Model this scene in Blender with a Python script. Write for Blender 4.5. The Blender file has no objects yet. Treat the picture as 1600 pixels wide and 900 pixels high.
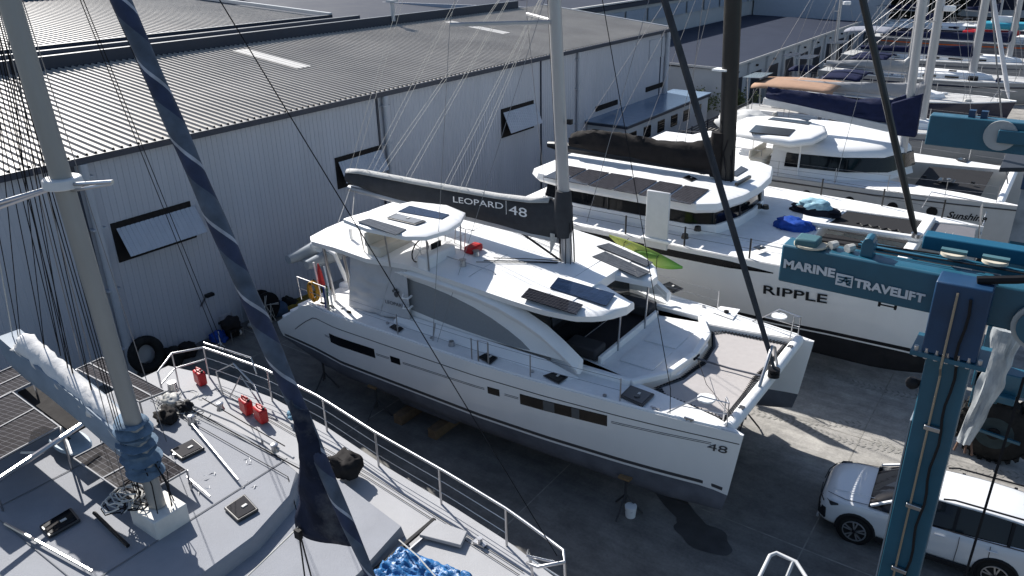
import bpy, math, random
import numpy as np
from mathutils import Vector, Matrix, noise
random.seed(7)
S = bpy.context.scene
C = S.collection
rad = math.radians
# ---------------------------------------------------------------- camera
CP = np.array([18.81, -16.48, 12.643]); YAW, PIT, ROLL, FOC = 2.197, .416, -.021, 1221.294
_f = np.array([math.cos(PIT)*math.cos(YAW), math.cos(PIT)*math.sin(YAW), -math.sin(PIT)])
_r = np.cross(_f, [0, 0, 1]); _r /= np.linalg.norm(_r); _u = np.cross(_r, _f)
_r, _u = math.cos(ROLL)*_r+math.sin(ROLL)*_u, -math.sin(ROLL)*_r+math.cos(ROLL)*_u
cam = bpy.data.objects.new('camera', bpy.data.cameras.new('camera')); C.objects.link(cam)
cam.data.sensor_width = 36; cam.data.lens = FOC/1600*36; cam.data.clip_end = 3000; cam.data.clip_start = .1
M = Matrix([list(_r)+[0], list(_u)+[0], list(-_f)+[0], [0, 0, 0, 1]]).transposed()
M.translation = Vector(CP); cam.matrix_world = M
S.camera = cam
# ---------------------------------------------------------------- sky, sun, exposure
SUN_AZ, SUN_EL = rad(160.5), rad(36.5)
w = bpy.data.worlds.new("World"); S.world = w; w.use_nodes = True
nt = w.node_tree; bg = nt.nodes['Background']; sky = nt.nodes.new('ShaderNodeTexSky')
sky.sky_type = 'NISHITA'; sky.sun_disc = False; sky.sun_elevation = SUN_EL; sky.sun_rotation = math.pi/2-SUN_AZ
nt.links.new(sky.outputs[0], bg.inputs[0]); bg.inputs[1].default_value = .078; sky.ozone_density = 2.0
sl = bpy.data.lights.new('sun', 'SUN'); sl.energy = 4.8; sl.angle = rad(.5); sl.color = (1, .965, .91)
so = bpy.data.objects.new('sun', sl); C.objects.link(so); so.location = (0, 0, 60)
sd = Vector((math.cos(SUN_AZ)*math.cos(SUN_EL), math.sin(SUN_AZ)*math.cos(SUN_EL), math.sin(SUN_EL)))
so.rotation_euler = sd.to_track_quat('Z', 'Y').to_euler()
S.view_settings.view_transform = 'Standard'; S.view_settings.look = 'None'
S.view_settings.exposure = 0.8; S.view_settings.gamma = 1; S.view_settings.use_curve_mapping = False

def at(px, py, z=None, x=None, y=None):
    """world point on a known plane that the photograph shows at this place (measuring aid)"""
    d = _f*FOC+_r*(px-800)-_u*(py-450)
    t = (z-CP[2])/d[2] if z is not None else (x-CP[0])/d[0] if x is not None else (y-CP[1])/d[1]
    return Vector(CP+d*t)
# ---------------------------------------------------------------- materials
MATS = {}
def mat(name, col, rough=.5, metal=0, var=.08, scale=3., bump=0., bscale=40., dirt=0., dirtcol=(.12, .11, .1), coat=0., spec=None, vs=1.):
    if name in MATS: return MATS[name]
    m = bpy.data.materials.new(name); m.use_nodes = True; MATS[name] = m
    n = m.node_tree.nodes; l = m.node_tree.links; b = n['Principled BSDF']
    b.inputs['Roughness'].default_value = rough; b.inputs['Metallic'].default_value = metal
    if spec is None: spec = .12 if rough >= .5 and not metal else .4
    b.inputs['Coat Weight'].default_value = coat; b.inputs['Specular IOR Level'].default_value = spec
    tc = n.new('ShaderNodeTexCoord'); mp = n.new('ShaderNodeMapping'); mp.inputs['Scale'].default_value = (1, 1, vs)
    l.new(tc.outputs['Object'], mp.inputs[0])
    t = n.new('ShaderNodeTexNoise'); t.inputs['Scale'].default_value = scale; t.inputs['Detail'].default_value = 6; t.inputs['Roughness'].default_value = .62
    l.new(mp.outputs[0], t.inputs['Vector'])
    mr = n.new('ShaderNodeMapRange'); mr.inputs[1].default_value = .3; mr.inputs[2].default_value = .7
    mr.inputs[3].default_value = 1-var; mr.inputs[4].default_value = 1+var
    l.new(t.outputs[0], mr.inputs[0])
    mx = n.new('ShaderNodeVectorMath'); mx.operation = 'SCALE'; mx.inputs[0].default_value = col[:3]
    l.new(mr.outputs[0], mx.inputs['Scale'])
    out = mx.outputs[0]
    if dirt > 0:
        t2 = n.new('ShaderNodeTexNoise'); t2.inputs['Scale'].default_value = scale*.45; t2.inputs['Detail'].default_value = 9; t2.inputs['Roughness'].default_value = .7
        l.new(mp.outputs[0], t2.inputs['Vector'])
        r2 = n.new('ShaderNodeMapRange'); r2.inputs[1].default_value = .5; r2.inputs[2].default_value = .75; r2.inputs[4].default_value = dirt
        l.new(t2.outputs[0], r2.inputs[0])
        mm = n.new('ShaderNodeMix'); mm.data_type = 'RGBA'; mm.inputs['B'].default_value = (*dirtcol, 1)
        l.new(r2.outputs[0], mm.inputs['Factor']); l.new(out, mm.inputs['A']); out = mm.outputs['Result']
    l.new(out, b.inputs['Base Color'])
    r3 = n.new('ShaderNodeMapRange'); r3.inputs[3].default_value = max(rough*.8, .02); r3.inputs[4].default_value = min(rough*1.2, 1)
    l.new(t.outputs[0], r3.inputs[0]); l.new(r3.outputs[0], b.inputs['Roughness'])
    if bump:
        tb = n.new('ShaderNodeTexNoise'); tb.inputs['Scale'].default_value = bscale; tb.inputs['Detail'].default_value = 4
        l.new(mp.outputs[0], tb.inputs['Vector'])
        bn = n.new('ShaderNodeBump'); bn.inputs['Strength'].default_value = bump; bn.inputs['Distance'].default_value = .02
        l.new(tb.outputs[0], bn.inputs['Height']); l.new(bn.outputs[0], b.inputs['Normal'])
    return m
def solar(name, col=(.012, .014, .022), line=(.35, .37, .4), u=.16, v=.16, gap=.03, rough=.18):
    """photovoltaic cells: brick grid in the panel's own uv"""
    if name in MATS: return MATS[name]
    m = bpy.data.materials.new(name); m.use_nodes = True; MATS[name] = m
    n = m.node_tree.nodes; l = m.node_tree.links; b = n['Principled BSDF']
    tc = n.new('ShaderNodeTexCoord'); br = n.new('ShaderNodeTexBrick'); br.offset = 0
    br.inputs['Scale'].default_value = 1; br.inputs['Brick Width'].default_value = u; br.inputs['Row Height'].default_value = v
    br.inputs['Mortar Size'].default_value = gap*u; br.inputs['Mortar Smooth'].default_value = 0
    br.inputs['Color1'].default_value = (*col, 1); br.inputs['Color2'].default_value = (*[c*1.4 for c in col], 1); br.inputs['Mortar'].default_value = (*line, 1)
    l.new(tc.outputs['UV'], br.inputs['Vector']); l.new(br.outputs[0], b.inputs['Base Color'])
    b.inputs['Roughness'].default_value = min(rough, .06); b.inputs['Specular IOR Level'].default_value = .08
    return m
WHITE = mat('gelcoat_white', (.78, .78, .775), .45, var=.03, scale=1.5, dirt=.14, dirtcol=(.55, .54, .5), spec=.35)
DECKW = mat('deck_nonskid_white', (.76, .76, .755), .6, var=.05, scale=4, bump=.25, bscale=90, dirt=.22, dirtcol=(.5, .49, .46))
HULLG = mat('hull_topside', (.82, .81, .795), .25, var=.03, scale=.8, dirt=.16, dirtcol=(.6, .585, .55), coat=.4, vs=.4)
ANTI = mat('antifouling_grey', (.12, .125, .145), .75, var=.25, scale=1.4, dirt=.3, dirtcol=(.05, .05, .06), bump=.2)
ANTIB = mat('antifouling_black', (.02, .02, .022), .7, var=.25, scale=1.4, dirt=.2)
STRIPE = mat('stripe_grey', (.06, .06, .065), .4, var=.05)
BLACKG = mat('black_glass', (.006, .007, .009), .05, var=.02, spec=.25)
GLASSB = mat('tinted_glass', (.008, .009, .012), .05, var=.05, spec=.3)
SS = mat('stainless', (.45, .45, .46), .33, 1, var=.05)
ALU = mat('mast_aluminium', (.42, .42, .43), .42, .55, var=.08, scale=2, dirt=.2, dirtcol=(.25, .25, .25), vs=.2)
ALUD = mat('mast_grey', (.28, .28, .272), .5, .3, var=.08, scale=2, dirt=.35, dirtcol=(.2, .19, .17), vs=.2)
BLK = mat('black_plastic', (.014, .014, .016), .5, var=.2)
CARB = mat('carbon_black', (.012, .012, .013), .35, var=.2)
CANVG = mat('grey_canvas', (.36, .36, .365), .85, var=.06, scale=5, bump=.3, bscale=12)
COVG = mat('cover_charcoal', (.045, .047, .052), .85, var=.15, scale=5, bump=.6, bscale=9)
MESHG = mat('window_mesh', (.25, .26, .27), .8, var=.05, scale=20)
BLKC = mat('black_canvas', (.02, .018, .018), .85, var=.25, scale=4, bump=.9, bscale=5)
NAVY = mat('navy_canvas', (.013, .018, .05), .75, var=.2, scale=4, bump=.7, bscale=6)
ROPEW = mat('rope_white', (.5, .49, .46), .9, var=.2, scale=30)
ROPEB = mat('rope_black', (.015, .015, .017), .9, var=.2, scale=30)
WIRE = mat('rigging_wire', (.22, .22, .23), .4, .6, var=.1)
TEAL = mat('travelift_teal', (.014, .085, .135), .38, var=.12, scale=1.6, dirt=.3, dirtcol=(.02, .05, .07), coat=.15)
TEALD = mat('travelift_blue', (.010, .042, .10), .4, var=.2, scale=1.6, dirt=.3, dirtcol=(.02, .04, .07))
RUBBER = mat('rubber', (.018, .018, .018), .85, var=.3, scale=6, dirt=.3, dirtcol=(.07, .065, .06), bump=.4)
RED = mat('red_plastic', (.42, .012, .015), .4, var=.12, scale=6)
PANEL = solar('solar_cells', u=.156, v=.156, gap=.035)
PANELB = solar('solar_cells_blue', col=(.01, .02, .045), line=(.03, .045, .08), u=.13, v=.13, gap=.02, rough=.2)
PANELG = solar('solar_cells_flex', col=(.045, .047, .052), line=(.11, .115, .12), u=.09, v=.13, gap=.05, rough=.3)
PANELL = solar('solar_cells_left', col=(.008, .007, .009), line=(.12, .12, .13), u=.2, v=.105, gap=.02, rough=.16)
GDECK = mat('painted_grey_deck', (.25, .258, .282), .7, var=.09, scale=1.2, dirt=.32, dirtcol=(.33, .335, .35), bump=.3, bscale=60)
GDECKW = mat('painted_pale_deck', (.36, .36, .37), .7, var=.08, scale=1.2, dirt=.3, dirtcol=(.3, .3, .31), bump=.3, bscale=60)
GHULL = mat('painted_hull_dark', (.04, .045, .055), .5, var=.15)
NET = mat('trampoline_mesh', (.40, .375, .365), .9, var=.05, scale=6, bump=.3, bscale=150)
NETB = mat('trampoline_black', (.022, .022, .024), .8, var=.2, scale=30)
# ---------------------------------------------------------------- mesh builder
class MB:
    def __init__(s): s.v = []; s.f = []; s.uv = {}
    def add(s, vs, fs):
        o = len(s.v); s.v += [Vector(p) for p in vs]; s.f += [[i+o for i in f] for f in fs]; return s
    def box(s, c, d, rz=0, ry=0, rx=0):
        R = Matrix.Rotation(rz, 3, 'Z') @ Matrix.Rotation(ry, 3, 'Y') @ Matrix.Rotation(rx, 3, 'X')
        vs = [Vector(c)+R@Vector((i*d[0]/2, j*d[1]/2, k*d[2]/2)) for k in (-1, 1) for j in (-1, 1) for i in (-1, 1)]
        return s.add(vs, [[0, 2, 3, 1], [4, 5, 7, 6], [0, 1, 5, 4], [2, 6, 7, 3], [0, 4, 6, 2], [1, 3, 7, 5]])
    def bar(s, p, q, w, h, up=(0, 0, 1)):
        p, q = Vector(p), Vector(q); d = (q-p).normalized(); a = d.cross(Vector(up))
        if a.length < 1e-3: a = d.cross(Vector((1, 0, 0)))
        a.normalize(); b = a.cross(d)
        vs = [e+a*(i*w/2)+b*(j*h/2) for e in (p, q) for i, j in ((-1, -1), (1, -1), (1, 1), (-1, 1))]
        return s.add(vs, [[3, 2, 1, 0], [4, 5, 6, 7], [0, 1, 5, 4], [1, 2, 6, 5], [2, 3, 7, 6], [3, 0, 4, 7]])
    def tube(s, pts, r, n=8, cap=True, sq=1.):
        pts = [Vector(p) for p in pts]; rs = r if isinstance(r, (list, tuple)) else [r]*len(pts)
        rings = []; a = None
        for i, p in enumerate(pts):
            d = (pts[min(i+1, len(pts)-1)]-pts[max(i-1, 0)]).normalized()
            if a is None:
                a = d.cross(Vector((0, 1, 0)) if sq != 1 else Vector((0, 0, 1)))
                if a.length < .1: a = d.cross(Vector((1, 0, 0)))
            a = (a-d*a.dot(d)).normalized(); b = d.cross(a)
            rings.append([p+a*(math.cos(t*2*math.pi/n)*rs[i])+b*(math.sin(t*2*math.pi/n)*rs[i]*sq) for t in range(n)])
        return s.loft(rings, cap)
    def loft(s, rings, cap=True, closed=True):
        n = len(rings[0]); vs = [p for r in rings for p in r]; fs = []
        for i in range(len(rings)-1):
            for j in range(n if closed else n-1):
                k = (j+1) % n; fs.append([i*n+j, i*n+k, (i+1)*n+k, (i+1)*n+j])
        if cap and closed: fs += [list(range(n))[::-1], [(len(rings)-1)*n+j for j in range(n)]]
        return s.add(vs, fs)
    def prism(s, poly, t, dirn=(0, 0, -1)):
        """polygon of 3-D points thickened by t along dirn"""
        poly = [Vector(p) for p in poly]; n = len(poly); d = Vector(dirn)*t
        nn = Vector((0, 0, 0))
        for i in range(n): nn += (poly[i]-poly[0]).cross(poly[(i+1) % n]-poly[0])
        if nn.dot(Vector(dirn)) > 0: poly = poly[::-1]
        return s.add(poly+[p+d for p in poly], [list(range(n)), [n+i for i in range(n)][::-1]]+[[i, n+i, n+(i+1) % n, (i+1) % n] for i in range(n)])
    def sphere(s, c, r, n=10, m=6):
        r = r if isinstance(r, (tuple, list)) else (r, r, r)
        rings = [[Vector(c)+Vector((math.cos(2*math.pi*j/n)*math.sin(math.pi*i/m)*r[0], math.sin(2*math.pi*j/n)*math.sin(math.pi*i/m)*r[1], -math.cos(math.pi*i/m)*r[2])) for j in range(n)] for i in range(1, m)]
        return s.loft(rings)
    def grid(s, P, closed=False):
        return s.loft(P, False, closed)
def group_tag(o, label=None, cat=None, group=None, kind=None):
    if label: o['label'] = label
    if cat: o['category'] = cat
    if group: o['group'] = group
    if kind: o['kind'] = kind
def origin(o):
    v = Vector((0, 0, 0))
    while o: v = v+Vector(o.location); o = o.parent
    return v
def obj(name, mb, m, parent=None, smooth=35, bevel=0, label=None, cat=None, group=None, kind=None, loc=None, solid=0, uv=None, sub=0):
    me = bpy.data.meshes.new(name)
    if parent: o0 = origin(parent)
    elif loc is not None: o0 = Vector(loc)
    elif kind == 'structure': o0 = Vector((0, 0, 0))
    else:
        n = len(mb.v); o0 = Vector((sum(v.x for v in mb.v)/n, sum(v.y for v in mb.v)/n, min(v.z for v in mb.v)))
    me.from_pydata([tuple(v-o0) for v in mb.v], [], mb.f); me.update()
    me.materials.append(m)
    if smooth:
        me.polygons.foreach_set('use_smooth', [True]*len(me.polygons)); me.set_sharp_from_angle(angle=rad(smooth))
    if uv:
        lay = me.uv_layers.new(name='UV'); A, U, V = Vector(uv[0])-o0, Vector(uv[1]).normalized(), Vector(uv[2]).normalized()
        for lp in me.loops:
            p = me.vertices[lp.vertex_index].co-A; lay.data[lp.index].uv = (p.dot(U)+50*0, p.dot(V))
    o = bpy.data.objects.new(name, me); C.objects.link(o)
    if parent: o.parent = parent
    else: o.location = o0
    if bevel:
        b = o.modifiers.new('b', 'BEVEL'); b.width = bevel; b.segments = 2; b.limit_method = 'ANGLE'; b.angle_limit = rad(40)
    if solid:
        b = o.modifiers.new('s', 'SOLIDIFY'); b.thickness = solid; b.offset = 0
    if sub:
        b = o.modifiers.new('u', 'SUBSURF'); b.levels = sub; b.render_levels = sub
    group_tag(o, label, cat, group, kind)
    return o
def thing(name, label, cat, loc=(0, 0, 0), group=None):
    o = bpy.data.objects.new(name, None); C.objects.link(o); o.location = loc; o.empty_display_size = .3
    group_tag(o, label, cat, group); return o
def text(s, name, pts, m, parent, ext=.006, bold=0, label=None, shear=0, up=None):
    """lettering filling the quad with corners pts = (lower left, lower right, upper left)"""
    cu = bpy.data.curves.new(name, 'FONT'); cu.body = s; cu.size = 1; cu.offset = bold; cu.shear = shear; cu.resolution_u = 3
    t = bpy.data.objects.new('tmp', cu); me0 = bpy.data.meshes.new_from_object(t); bpy.data.objects.remove(t)
    xs = [v.co.x for v in me0.vertices]; ys = [v.co.y for v in me0.vertices]; x0, x1, y0, y1 = min(xs), max(xs), min(ys), max(ys)
    A, B, D = [Vector(p) for p in pts]; n = (B-A).cross(D-A).normalized()
    mb = MB(); mb.v = [A+(B-A)*((v.co.x-x0)/(x1-x0))+(D-A)*((v.co.y-y0)/(y1-y0)) for v in me0.vertices]; mb.f = [list(p.vertices) for p in me0.polygons]
    bpy.data.meshes.remove(me0)
    k = len(mb.v); mb.add([v+n*ext for v in mb.v], [list(f) for f in mb.f])
    return obj(name, mb, m, parent, smooth=0, label=label)
def wires(parent, name, segs, r, m, n=5):
    for a, b in segs: obj(name, MB().tube([a, b], r, n), m, parent)
def sag(a, b, s, n=10):
    a, b = Vector(a), Vector(b); return [a.lerp(b, i/n)-Vector((0, 0, s*4*(i/n)*(1-i/n))) for i in range(n+1)]
def interp(x, xs, ys): return float(np.interp(x, xs, ys))
def panel(name, quad, m, parent, t=.03, frame=None, label=None, kind=None):
    q = [Vector(p) for p in quad]
    o = obj(name, MB().prism(q, t), m, parent, smooth=0, uv=(q[0], q[1]-q[0], q[3]-q[0]), label=label)
    if frame:
        f = MB(); n = len(q)
        for i in range(n): f.bar(q[i]+Vector((0, 0, .002)), q[(i+1) % n]+Vector((0, 0, .002)), .022, .03)
        obj('frame', f, frame, o, smooth=0)
    return o
# ================================================================ GROUND
def concrete():
    m = bpy.data.materials.new('yard_concrete'); m.use_nodes = True; n = m.node_tree.nodes; l = m.node_tree.links; b = n['Principled BSDF']
    tc = n.new('ShaderNodeTexCoord')
    def noi(sc, det=8, rg=.6, dist=0):
        t = n.new('ShaderNodeTexNoise'); t.inputs['Scale'].default_value = sc; t.inputs['Detail'].default_value = det; t.inputs['Roughness'].default_value = rg; t.inputs['Distortion'].default_value = dist
        l.new(tc.outputs['Object'], t.inputs['Vector']); return t.outputs[0]
    def ramp(src, a, b2, c0, c1):
        r = n.new('ShaderNodeValToRGB'); r.color_ramp.elements[0].position = a; r.color_ramp.elements[1].position = b2
        r.color_ramp.elements[0].color = (*c0, 1); r.color_ramp.elements[1].color = (*c1, 1); l.new(src, r.inputs[0]); return r.outputs[0]
    def mixc(A, B, f=None, mode='MULTIPLY', fac=1):
        x = n.new('ShaderNodeMix'); x.data_type = 'RGBA'; x.blend_type = mode; x.inputs['Factor'].default_value = fac
        l.new(A, x.inputs['A']); l.new(B, x.inputs['B'])
        if f: l.new(f, x.inputs['Factor'])
        return x.outputs['Result']
    c = ramp(noi(.22, 9, .65, .6), .35, .68, (.30, .288, .265), (.52, .495, .455))
    c = mixc(c, ramp(noi(1.7, 8, .7), .35, .62, (.55, .55, .56), (1, 1, 1)), fac=.75)
    c = mixc(c, ramp(noi(14, 6, .7), .35, .6, (.72, .72, .72), (1, 1, 1)), fac=.7)
    # tyre tracks: two directions of long streaks
    for ang, sc, k in ((.1, .9, .45), (-.35, .6, .4)):
        mp = n.new('ShaderNodeMapping'); mp.inputs['Rotation'].default_value = (0, 0, ang); mp.inputs['Scale'].default_value = (.12, .8, 1)
        l.new(tc.outputs['Object'], mp.inputs[0])
        t = n.new('ShaderNodeTexNoise'); t.inputs['Scale'].default_value = sc*2.2; t.inputs['Detail'].default_value = 7; t.inputs['Roughness'].default_value = .7; l.new(mp.outputs[0], t.inputs['Vector'])
        c = mixc(c, ramp(t.outputs[0], .4, .56, (.55, .55, .57), (1, 1, 1)), fac=k)
    # near yard: darker bitumen plus hull shade painted in up to the shadow edge
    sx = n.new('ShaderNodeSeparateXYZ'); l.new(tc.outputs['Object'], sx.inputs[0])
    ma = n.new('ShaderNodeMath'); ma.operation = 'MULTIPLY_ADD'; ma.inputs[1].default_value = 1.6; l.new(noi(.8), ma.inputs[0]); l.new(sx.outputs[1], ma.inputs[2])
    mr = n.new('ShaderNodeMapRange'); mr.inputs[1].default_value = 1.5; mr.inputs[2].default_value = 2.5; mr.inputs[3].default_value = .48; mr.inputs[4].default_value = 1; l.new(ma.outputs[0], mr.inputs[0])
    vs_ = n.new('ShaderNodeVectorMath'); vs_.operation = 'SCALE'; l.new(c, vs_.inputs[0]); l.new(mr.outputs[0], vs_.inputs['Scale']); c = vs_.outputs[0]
    l.new(c, b.inputs['Base Color'])
    rr = ramp(noi(.9), .3, .7, (.65,)*3, (.95,)*3); l.new(rr, b.inputs['Roughness'])
    bm = n.new('ShaderNodeBump'); bm.inputs['Strength'].default_value = .35; bm.inputs['Distance'].default_value = .02
    l.new(noi(30), bm.inputs['Height']); l.new(bm.outputs[0], b.inputs['Normal'])
    return m
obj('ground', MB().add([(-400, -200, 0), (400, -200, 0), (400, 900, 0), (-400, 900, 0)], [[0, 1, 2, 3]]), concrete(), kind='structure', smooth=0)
STAIN = mat('wet_stain', (.05, .05, .052), .4, var=.3, scale=2)
def blotch(cx, cy, rx, ry, rz, seed, z=.004, m=STAIN):
    pts = []
    for i in range(40):
        a = 2*math.pi*i/40; k = 1+.45*noise.noise(Vector((math.cos(a)*1.3+seed, math.sin(a)*1.3, seed)))
        x, y = rx*k*math.cos(a), ry*k*math.sin(a); pts.append((cx+x*math.cos(rz)-y*math.sin(rz), cy+x*math.sin(rz)+y*math.cos(rz), z))
    return MB().add(pts, [list(range(40))])
p = at(1060, 790, z=0); q = at(1095, 835, z=0)
obj('oil_stain', blotch(p.x, p.y, 1.0, .28, -.5, 3), STAIN, kind='structure', smooth=0)
obj('oil_stain', blotch(q.x, q.y, .75, .45, -.2, 8, .008), STAIN, kind='structure', smooth=0)
# ================================================================ WAREHOUSE
ROOFM = mat('zinc_roof', (.38, .355, .325), .5, .0, var=.12, scale=.35, dirt=.5, dirtcol=(.24, .225, .21))
WALLM = mat('wall_cladding', (.43, .445, .49), .6, var=.05, scale=.8, dirt=.35, dirtcol=(.34, .35, .37), vs=.15)
NAVYTRIM = mat('trim_navy', (.022, .03, .05), .45, var=.1)
BLUEROOF = mat('roof_blue', (.024, .031, .052), .75, var=.12, scale=.5, dirt=.25, dirtcol=(.04, .05, .07))
PALE = mat('pale_render', (.42, .44, .46), .7, var=.05, scale=.7, dirt=.2, dirtcol=(.3, .31, .32))
SKYL = mat('skylight_sheet', (.52, .51, .49), .5, var=.06)
PIPE = mat('downpipe_paint', (.40, .42, .46), .5, var=.05)
def ribbed(y0, y1, pitch, rib, h, pA, pB, axis='y'):
    """trapezoid sheeting: profile runs along y, extruded from pA to pB (functions of y, offset along normal)"""
    rows = []; y = y0
    while y < y1:
        for dy, hh in ((0, 0), (pitch-2*rib, 0), (pitch-1.5*rib, h), (pitch-.5*rib, h)): rows.append((min(y+dy, y1), hh))
        y += pitch
    mb = MB(); A = [pA(t, hh) for t, hh in rows]; B = [pB(t, hh) for t, hh in rows]
    n = len(rows); mb.add(A+B, [[i, i+1, n+i+1, n+i] for i in range(n-1)]); return mb
WX = -4.5; Y0, Y1 = -17., 34.25
wh = thing('warehouse', 'long corrugated warehouse with pale ribbed wall and grey metal roof behind the boats', 'building', (WX, 8, 0))
obj('wall', ribbed(Y0, Y1, .2, .03, .018, lambda y, h: (WX+h, y, 0), lambda y, h: (WX+h, y, 7.0)), WALLM, wh, smooth=0)
obj('end_wall', MB().prism([(WX-.01, Y1, 0), (-34, Y1, 0), (-34, Y1, 8.3), (-14.6, Y1, 8.25), (WX-.01, Y1, 7.05)], .15, (0, -1, 0)), WALLM, wh, smooth=0)
RX = -14.6
obj('roof', ribbed(Y0, Y1+.05, .27, .05, .065, lambda y, h: (WX+.12, y, 7.2+h), lambda y, h: (RX, y, 8.37+h)), ROOFM, wh, smooth=0)
obj('eave_gutter', MB().box((WX+.14, (Y0+Y1)/2, 7.1), (.2, Y1-Y0+.2, .2)), NAVYTRIM, wh, smooth=0)
obj('verge_flashing', MB().bar((WX+.1, Y1+.08, 7.27), (RX, Y1+.08, 8.44), .12, .1), PALE, wh, smooth=0)
for a, b in ((-2, 3.5), (13.2, 17.2)):
    yy = a
    k = lambda x: 7.2+(WX+.12-x)/(WX+.12-RX)*1.17+.058
    obj('skylight', MB().prism([(-9.2, yy+8.6, k(-9.2)), (-9.2, yy+9.4, k(-9.2)), (-13.6, yy+9.4, k(-13.6)), (-13.6, yy+8.6, k(-13.6))], .01), SKYL, wh, smooth=0)
obj('parapet_upstand', MB().box((RX-.2, (Y0+Y1)/2-1.5, 8.55), (.3, Y1-Y0-3, .7)), NAVYTRIM, wh, smooth=0)  # dark colour stands for the shade on its face
obj('box_gutter', MB().box((RX-1.25, (Y0+18)/2, 8.65), (1.8, 18-Y0, .1)), PALE, wh, smooth=0)
obj('gutter_edge', MB().box((RX-2.35, (Y0+18)/2, 8.74), (.3, 18-Y0, .3)), NAVYTRIM, wh, smooth=0)
obj('valley_sheet', MB().box((RX-3.6, (Y0+18)/2, 8.45), (2.3, 18-Y0, .1)), BLUEROOF, wh, smooth=0)
obj('vent_flue', MB().tube([(RX, 18.5, 8.6), (RX, 18.5, 9.6)], .12).box((RX, 18.5, 9.7), (.5, .5, .12)), PALE, wh)
for yy, pr in ((-5.65, .13), (6.9, .12), (22.4, .12), (33.9, .16)):
    dp = obj('downpipe', MB().tube([(WX+.16, yy, 0), (WX+.16, yy, 7.0)], pr, 10), PIPE, wh)
    for z in (1, 3, 5, 6.6): obj('bracket', MB().box((WX+.14, yy, z), (.24, pr*2+.16, .05)), PIPE, dp)
for yy in (-5.9, 6.55, 18.7, 33.2): obj('expansion_joint', MB().box((WX+.03, yy, 3.5), (.05, .09, 7)), NAVYTRIM, wh)
def shutter(y0, y1, z0, z1, open_, label):
    h = obj('shutter_opening', MB().box((WX+.01, (y0+y1)/2, (z0+z1)/2), (.06, y1-y0, z1-z0)), BLKC, wh, smooth=0)
    if open_ > 0:
        mb = ribbed(y0+.12, y1+.1, .16, .03, .03, lambda y, hh: (WX+.08+hh, y, z1-.18), lambda y, hh: (WX+.08+open_+hh*.5, y, z0+.28))
        obj('flap', mb, mat('flap_sheet', (.40, .43, .49), .5, var=.05), h, smooth=0, solid=.01)
shutter(-5.2, -2.45, 3.72, 5.0, .5, '')
shutter(4.0, 6.45, 3.75, 5.02, .35, '')
shutter(15.1, 18.0, 3.6, 5.05, .45, '')
for a, b, z in ((24.6, 27.3, 3.45), (31.2, 33.7, 3.6)): obj('vent_slot', MB().box((WX+.03, (a+b)/2, z), (.08, b-a, .3)), BLKC, wh, smooth=0)
obj('wall_panel', MB().box((WX+.03, 32.6, 6.1), (.05, 2.3, 1.2)), PIPE, wh, smooth=0)
# floodlight bracket on the wall
fl = thing('wall_lamp', 'small floodlight on a white arm low on the ribbed warehouse wall', 'lamp', (WX+.1, -2.6, 1.5))
p0 = at(314, 478, x=WX+.05); p1 = at(322, 462, x=WX+.35)
obj('arm', MB().tube([p0, p1], .035), SS, fl); obj('lamp_head', MB().box(p1+Vector((.05, .1, 0)), (.18, .3, .1)), BLK, fl, bevel=.01)
# second roof behind
r2 = thing('rear_warehouse', 'second wide grey corrugated roof rising behind the dark valley gutter', 'building', (-28, 0, 0))
def rp(x): return 8.6+(-19.5-x)*.055
obj('roof', ribbed(-30, 17.9, .33, .05, .05, lambda y, h: (-19.4, y, 8.62+h), lambda y, h: (-38, y, 9.7+h)), ROOFM, r2, smooth=0)
obj('wall', MB().box((-29, -6, 4.25), (18, 47.6, 8.4)), PALE, r2, smooth=0)
obj('gutter', MB().box((-19.3, -6, 8.68), (.3, 48, .35)), NAVYTRIM, r2, smooth=0)
obj('barge_flashing', MB().bar((-19.3, 18, 8.85), (-38, 18, 9.9), .25, .2), PALE, r2, smooth=0)
b3 = thing('far_blue_building', 'pale blue wall and dark roof seen beyond the rear corrugated roof at top left', 'building', (-50, 0, 0))
obj('wall', MB().box((-50, -10, 5.9), (18, 75, 11.8)), mat('blue_wall', (.1, .13, .18), .6, var=.08), b3, smooth=0)
for yy in range(-40, 28, 6): obj('pilaster', MB().box((-40.9, yy, 5.95), (.3, .5, 11.6)), PALE, b3, smooth=0)
# the big low blue roof beyond the gable
b4 = thing('blue_roof_hall', 'wide hall with dark slate blue roof behind the warehouse gable', 'building', (-25, 50, 0))
obj('roof', MB().prism([(-15.5, 34.5, 7.6), (-15.5, 110, 7.6), (-60, 110, 9.6), (-60, 19, 9.6), (-19.6, 19, 7.8), (-19.6, 34.5, 7.8)], .2), BLUEROOF, b4, smooth=0)
obj('wall', MB().prism([(-15.7, 34.6, 7.4), (-15.7, 109, 7.4), (-59, 109, 7.4), (-59, 34.6, 7.4)], 7.4), PALE, b4, smooth=0)
obj('ridge_flashing', MB().bar((-15.5, 34.6, 7.68), (-15.5, 110, 7.68), .3, .12), SKYL, b4, smooth=0)
obj('fascia', MB().box((-15.45, 72, 7.35), (.1, 75, .35)), NAVYTRIM, b4, smooth=0)
mb = MB()
for i in range(16): mb.box((-15.55, 38+i*4.4, 6.3), (.1, 3.9, 1.1))
obj('clerestory_glazing', mb, mat('clerestory', (.28, .33, .4), .3), b4, smooth=0)
obj('roof_unit', MB().box((-26, 46, 8.6), (3, 3.2, 1)), PALE, b4, bevel=.05)
obj('roof_unit', MB().box((-30, 60, 8.8), (2.2, 2.2, .9)), SKYL, b4, bevel=.05)
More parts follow.
